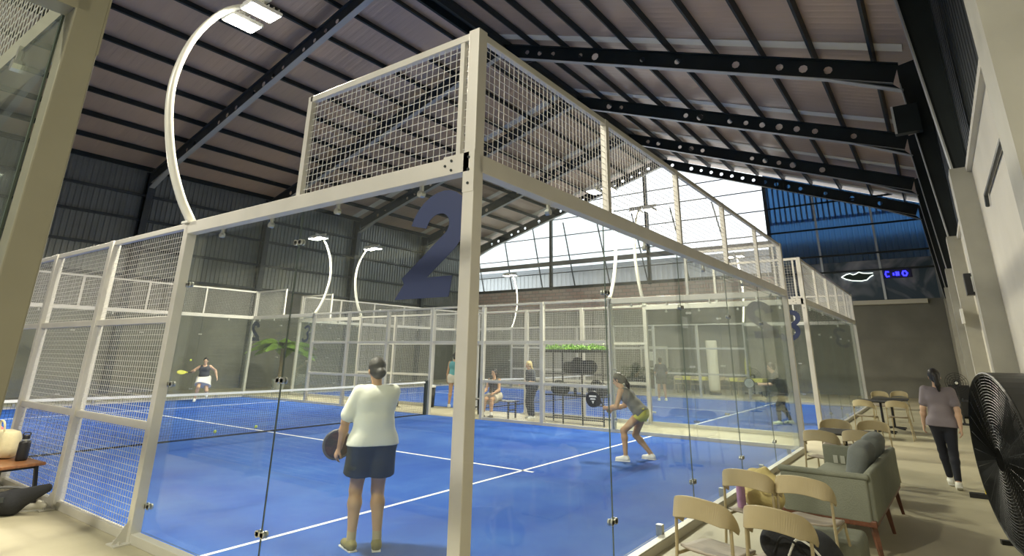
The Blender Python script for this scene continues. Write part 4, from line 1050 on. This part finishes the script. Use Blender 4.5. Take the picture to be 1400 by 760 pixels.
    # clothes
    for kind, m_, prm in outfit:
        c = SDF(vox, .03)
        if kind in ('tee', 'tank', 'long'):
            g = .016+prm.get('loose', 0); hem = prm.get('hem', .02)
            c.cone(Hp[0]+V((0, 0, .02)), Hp[1]+V((0, 0, .02)), .108*f+g, .108*f+g, fwd, .95).cone(pel, belly, .128*f+g, .12*f+g, fwd, .82, .05).cone(belly-right*.03, belly+right*.03, .112*f+g, .112*f+g, fwd, .82, .05)
            if kind != 'tank': c.cone(Hp[0]-V((0, 0, .06)), Hp[1]-V((0, 0, .06)), .114*f+g, .114*f+g, fwd, .95)
            c.cone(chest-right*.055, chest+right*.055, .117+g, .117+g, fwd, .84, .05)
            if kind == 'tank': c.cone(S_[0]+right*.06-spine*.03, S_[1]-right*.06-spine*.03, .062+g*.5, .062+g*.5, fwd, .95, .04)
            else:
                c.cone(S_[0]+right*.03-spine*.028, S_[1]-right*.03-spine*.028, .066+g*.2, .066+g*.2, fwd, .95, .05)
                for i in (0, 1):
                    e = S_[i].lerp(El[i], prm.get('sleeve', .72)); c.cone(S_[i], e, .053+g*.3, .046+g*.75, None, 1, .03)
            dn = -spine; c.half(pel+spine*hem, dn)
            nk = neck+spine*.012; c.carve(nk+fwd*.02, .062 if kind != 'tank' else .075)
        if kind == 'shorts' or kind == 'skirt' or kind == 'pants':
            g = .014+prm.get('loose', 0); ln_ = prm.get('len', .45)
            c.cone(Hp[0]+V((0, 0, .03)), Hp[1]+V((0, 0, .03)), .108*f+g, .108*f+g, fwd, .95).cone(pel+V((0, 0, .0)), pel+spine*.07, .13*f+g*.7, .125*f+g*.5, fwd, .82, .04)
            for i in (0, 1):
                if kind == 'pants':
                    calf = Kn[i].lerp(An[i], .28); c.cone(Hp[i], Kn[i], .096*f+g*.5, .06*f+g*.4, None, 1, .03).cone(Kn[i], calf, .058+g*.4, .06*f+g*.4).cone(calf, Kn[i].lerp(An[i], .9), .06*f+g*.4, .042+g*.3)
                else:
                    e = Hp[i].lerp(Kn[i], ln_); c.cone(Hp[i], e, .097*f+g, .082*f+g+prm.get('flare', .015), None, 1, .03 if kind == 'shorts' else .09)
                    tdir = (Kn[i]-Hp[i]).normalized()
                    if kind == 'skirt': c.cone(Hp[i].lerp(Hp[1-i], .4), e.lerp(Hp[1-i].lerp(Kn[1-i], ln_), .4), .1*f+g, .09*f+g, None, 1, .09)
            if kind != 'pants':
                e = (Hp[0].lerp(Kn[0], ln_)+Hp[1].lerp(Kn[1], ln_))/2; td = ((Kn[0]-Hp[0]).normalized()+(Kn[1]-Hp[1]).normalized()).normalized(); c.half(e, td)
            c.half(pel+spine*prm.get('top', .1), spine)
        c.build({'tee': 't_shirt', 'tank': 'tank_top', 'long': 'long_sleeve_top', 'shorts': 'shorts', 'skirt': 'skirt', 'pants': 'leggings'}[kind], m_, P)
    for i in (0, 1):
        tdir = V(toes[i]).normalized(); hl = An[i]-V((0, 0, .045))
        if shoes:
            c = SDF(vox*.85, .02); upv = V((0, 0, 1)); upv = (upv-tdir*upv.dot(tdir)).normalized()
            c.cone(hl-tdir*.03, hl+tdir*.05, .043, .042).cone(hl+tdir*.05, hl+tdir*.15-V((0, 0, .008)), .043, .034).cone(hl-tdir*.02, An[i]-V((0, 0, .0)), .042, .04).half(hl-upv*.037, -upv).half(An[i]+V((0, 0, .012)), V((0, 0, 1)))
            sh = c.build('shoe', shoes, P)
            mb = MB(); a = hl-tdir*.075-upv*.037; b_ = hl+tdir*.185-upv*.037; mb.bar(a, b_, .078, .016, upv); mb.build('sole', white_pl, sh, bevel=.006)
        if socks:
            c = SDF(vox*.85, .02); c.cone(An[i], An[i].lerp(Kn[i], .16), .042, .043).build('sock', socks, P)
    return P, dict(hand=HF, mat=P.matrix_basis.copy())

def racket(label, base, d, n, face_m, rim_m, grip_m=None, emblem=False):
    """padel racket: base = end of the grip in world space, d = axis towards the head, n = face normal"""
    d = Vector(d).normalized(); n = Vector(n); n = (n-d*n.dot(d)).normalized(); s_ = d.cross(n)
    R_ = bpy.data.objects.new('padel_racket', None); C.objects.link(R_); tag(R_, label, 'racket')
    R_.matrix_basis = Matrix.Translation(base) @ Matrix((s_, d, n)).transposed().to_4x4()     # local x side, y axis, z normal
    MB().tube([(0, 0, 0), (0, .13, 0)], .017, 10).build('grip', grip_m or black, R_)
    out = [(.13*math.sin(2*PI*k/36)*(1.0 if math.cos(2*PI*k/36) > 0 else 1-.28*abs(math.cos(2*PI*k/36))**1.5), .325-(.13)*-math.cos(2*PI*k/36)*(1 if math.cos(2*PI*k/36) > 0 else 1.05)) for k in range(36)]
    MB().prism([(x*.93, .325+(y-.325)*.93) for x, y in out], 2, -.018, .018).build('face', face_m, R_)
    MB().tube([(x, y, 0) for x, y in out+out[:1]], .016, 8, cap=False).build('rim', rim_m, R_, smooth=True)
    for q in (-1, 1): MB().bar((q*.008, .125, 0), (q*.06, .215, 0), .018, .026).build('throat', rim_m, R_)
    mb = MB()
    for i in range(-3, 4):
        for j in range(-3, 4):
            if i*i+j*j < 10: mb.lathe((i*.026, .33+j*.026, -.0188), [(.005, 0), (.005, .0376)], 8)
    mb.build('drilled_holes', black, R_)
    if emblem:
        rq = lambda L_: [(x*.5-(y-.33)*.866, .33+x*.866+(y-.33)*.5) for x, y in L_]
        for z0, z1 in ((-.0205, -.0185), (.0185, .0205)):
            MB().prism(rq([(-.07, .37), (.07, .37), (.065, .40), (-.065, .40)]), 2, z0, z1).prism(rq([(-.05, .325), (.05, .325), (.045, .35), (-.045, .35)]), 2, z0, z1).prism(rq([(-.025, .305), (.025, .305), (0, .255)]), 2, z0, z1).build('white_emblem', white_pl, R_)
    return R_

def cloth(n, c, **k): return mat(n, c, .85, 0, bump=.35, bscale=14, **k)
# 1 woman in white shirt seen from behind, near court
loc1 = (1.10, 2.07, .013); hd1 = math.radians(60)
P1, J1 = person('person seen from behind in white t-shirt and dark shorts holding a racket low at left', loc1, hd1, 1.66,
    pel=(0, 0, .90), neck=(.0, .01, 1.385), headd=(-.08, .22, 1), look=(-.25, 1, -.12), hands=((-.29, .14, .82), (-.10, .27, .84)),
    ankles=((-.12, .03, .085), (.10, -.04, .085)), toes=((-.25, 1, 0), (.15, 1, 0)), elbow=((-1, -.35, 0), (1, -.5, -.2)), palm=((.9, .1, .2), (-.9, 0, .2)), fingdir=((-.25, .35, -.8), (-.6, .5, -.3)), curl=(.5, .75),
    skin='tan', vox=.0085, hair='bun', hairm=hair_g, fat=1.08,
    outfit=(('shorts', cloth('charcoal_shorts', (.028, .033, .042)), dict(loose=.018, len=.64, flare=.022, top=.03)), ('tee', cloth('white_tee', (.76, .77, .68)), dict(loose=.022, hem=-.025, sleeve=.78))),
    shoes=mat('olive_shoe', (.22, .19, .07), .7), socks=mat('beige_sock', (.40, .33, .2), .9))
def tow(P, v): return P.matrix_basis @ Vector(v)
def dirw(P, v): return (P.matrix_basis.to_3x3() @ Vector(v)).normalized()
racket('dark red and black racket held low by the woman in the white t-shirt', tow(P1, (.03, .27, .76)), dirw(P1, (-1, .12, .28)), dirw(P1, (.1, 1, .1)), mat('racket_maroon', (.06, .02, .025), .35, col2=(.02, .015, .018), nscale=14), mat('racket_rim_white', (.09, .085, .09), .4))

# 2 young woman crouched ready
hd2 = math.radians(100)
P2, J2 = person('person crouching ready in grey tank top and yellow shorts with dark ponytail', (6.97, 2.02, .013), hd2, 1.62,
    pel=(0, -.10, .78), neck=(0, .24, 1.17), headd=(0, .42, 1), look=(0, 1, -.05), hands=((-.10, .50, .84), (.12, .47, .80)),
    ankles=((-.20, .16, .085), (.20, -.20, .085)), toes=((-.1, 1, 0), (.15, 1, 0)), elbow=((-.6, -.3, -1), (.6, -.5, -1)), palm=((.9, 0, .2), (-.9, 0, .2)), curl=(.9, .9),
    skin='tan', vox=.010, hair='pony', outfit=(('shorts', cloth('yellow_shorts', (.62, .60, .13)), dict(loose=.008, len=.2, flare=.012, top=.03)), ('tank', cloth('grey_tank', (.16, .165, .15)), dict(loose=.012, hem=-.03))),
    shoes=mat('white_shoe', (.8, .8, .74), .6), fat=.95)
racket('black racket with white emblem held up by the crouching player', tow(P2, (.02, .50, .80)), dirw(P2, (-.1, .85, .5)), dirw(P2, (1, -.12, .05)), mat('racket_black', (.014, .014, .02), .35), mat('racket_rim_black', (.03, .03, .04), .3), emblem=True)

# 3 woman walking away along the right wall
P3, J3 = person('person walking away on the walkway in lilac grey t-shirt and dark leggings', (7.84, -2.37, 0), math.radians(4), 1.56,
    pel=(0, 0, .91), neck=(.02, .03, 1.41), headd=(-.04, .08, 1), look=(-.1, 1, 0), hands=((-.24, .12, .84), (.21, -.12, .86)),
    ankles=((-.02, .22, .09), (.05, -.10, .10)), toes=((0, 1, .1), (0, 1, -.45)), elbow=((-.4, -1, 0), (.5, -1, 0)), knee=((0, 1, 0), (0, 1, 0)),
    skin='light', vox=.010, hair='pony', outfit=(('pants', mat('navy_leggings', (.012, .014, .024), .8), dict(top=.03)), ('tee', cloth('lilac_tee', (.22, .19, .21)), dict(loose=.008, hem=-.06, sleeve=.7))),
    shoes=mat('white_shoe2', (.78, .78, .72), .6), fat=.92)

# 4 opponent hitting at the far end
P4, J4 = person('person lunging at the far left end in dark tank top and white skirt', (8.02, 19.22, .013), math.radians(-118), 1.64,
    pel=(0, 0, .74), neck=(.02, .10, 1.20), headd=(0, .2, 1), look=(.1, 1, -.2), hands=((-.42, .02, .80), (.36, .30, 1.02)),
    ankles=((-.16, -.28, .30), (.17, .22, .085)), toes=((-.2, .3, -1), (.1, 1, 0)), elbow=((-.6, -.6, -.3), (.8, -.2, -.6)), skin='light', vox=.013, hair='bun',
    outfit=(('skirt', cloth('white_skirt', (.80, .78, .72)), dict(loose=.02, len=.62, flare=.03)), ('tank', cloth('dark_tank', (.05, .055, .075)), dict(loose=.004, hem=.05))), shoes=mat('white_shoe3', (.82, .84, .84), .6), curl=(.4, .9))
racket('yellow racket swung by the lunging player at the far left end', tow(P4, (.40, .34, .98)), dirw(P4, (.95, .25, .0)), dirw(P4, (0, .5, 1)), mat('racket_yellow', (.55, .58, .10), .5), mat('racket_rim_yellow', (.5, .5, .08), .4))

# 5 and 6 players on the further court
P5, J5 = person('person standing upright on the further court in dark shirt and shorts', (20.1, 6.85, .013), math.radians(35), 1.62,
    pel=(0, 0, .92), neck=(0, .05, 1.40), hands=((-.2, .25, 1.0), (.22, .22, .98)), ankles=((-.13, 0, .085), (.14, -.05, .085)), skin='tan', vox=.014, hair='short',
    outfit=(('shorts', cloth('dark_shorts', (.03, .035, .04)), dict(loose=.02, len=.6)), ('tee', cloth('dark_tee', (.045, .05, .06)), dict(loose=.015))), shoes=mat('white_shoe4', (.8, .82, .7), .6))
P6, J6 = person('person in all dark clothes bending forward with a racket on the further court', (14.6, 1.2, .013), math.radians(110), 1.66,
    pel=(0, -.08, .86), neck=(0, .14, 1.29), headd=(0, .3, 1), look=(0, 1, -.25), hands=((-.1, .48, 1.0), (.12, .44, .98)), ankles=((-.17, .14, .085), (.18, -.2, .085)), elbow=((-.5, -.4, -1), (.6, -.4, -1)), skin='light', vox=.012, hair='short', curl=(.9, .9),
    outfit=(('pants', mat('dark_tights', (.02, .022, .026), .8), dict()), ('shorts', cloth('black_shorts', (.02, .02, .022)), dict(loose=.015, len=.55)), ('tee', cloth('black_tee', (.03, .035, .04)), dict(loose=.015))), shoes=mat('pale_green_shoe', (.65, .75, .55), .6))
racket('white and black racket held by the bending player on the further court', tow(P6, (.02, .48, .97)), dirw(P6, (-.15, 1, .15)), dirw(P6, (1, .1, .1)), mat('racket_white', (.6, .62, .6), .4), mat('racket_rim_w', (.1, .1, .1), .4))

# 7 seated, 8 standing blonde, 9 in teal
P7, J7 = person('person sitting on the bench between the courts in dark top and light skirt', (10.95, 8.25, 0), math.radians(190), 1.64,
    pel=(0, -.02, .56), neck=(0, .04, 1.04), headd=(0, .1, 1), look=(.3, 1, -.1), hands=((-.16, .36, .66), (.18, .36, .66)), ankles=((-.12, .42, .085), (.12, .46, .085)), knee=((0, 1, 1), (0, 1, 1)), skin='tan', vox=.012, hair='long',
    outfit=(('skirt', cloth('pale_skirt', (.5, .46, .36)), dict(loose=.015, len=.75)), ('tank', cloth('charcoal_top', (.07, .065, .06)), dict(loose=.01, hem=.02))), shoes=mat('black_shoe', (.02, .02, .02), .6), socks=mat('white_sock2', (.8, .8, .76), .9))
P8, J8 = person('person with blonde hair standing in long dark clothes left of the black rack', (11.25, 7.15, 0), math.radians(150), 1.56,
    pel=(0, 0, .90), neck=(0, .06, 1.36), headd=(0, .3, 1), look=(.1, 1, -.4), hands=((-.12, .28, 1.0), (.14, .28, .98)), skin='light', vox=.012, hair='long', hairm=mat('blonde_hair', (.50, .40, .20), .6),
    outfit=(('pants', cloth('loose_dark_trousers', (.05, .055, .065)), dict(loose=.05)), ('tee', cloth('slate_top', (.07, .075, .085)), dict(loose=.025, hem=-.06))), shoes=mat('white_shoe5', (.75, .75, .7), .6))
P9, J9 = person('person in teal top and pale shorts standing behind the near corner post', (12.25, 11.0, 0), math.radians(30), 1.70,
    pel=(0, 0, .93), neck=(0, .02, 1.42), hands=((-.24, .05, .86), (.22, .2, 1.0)), ankles=((-.14, 0, .085), (.16, .02, .085)), skin='tan', vox=.013, hair='bun',
    outfit=(('shorts', cloth('pale_shorts', (.55, .52, .45)), dict(loose=.02, len=.35)), ('tank', cloth('teal_top', (.10, .33, .36)), dict(loose=.01))), shoes=mat('white_shoe6', (.8, .8, .76), .6))
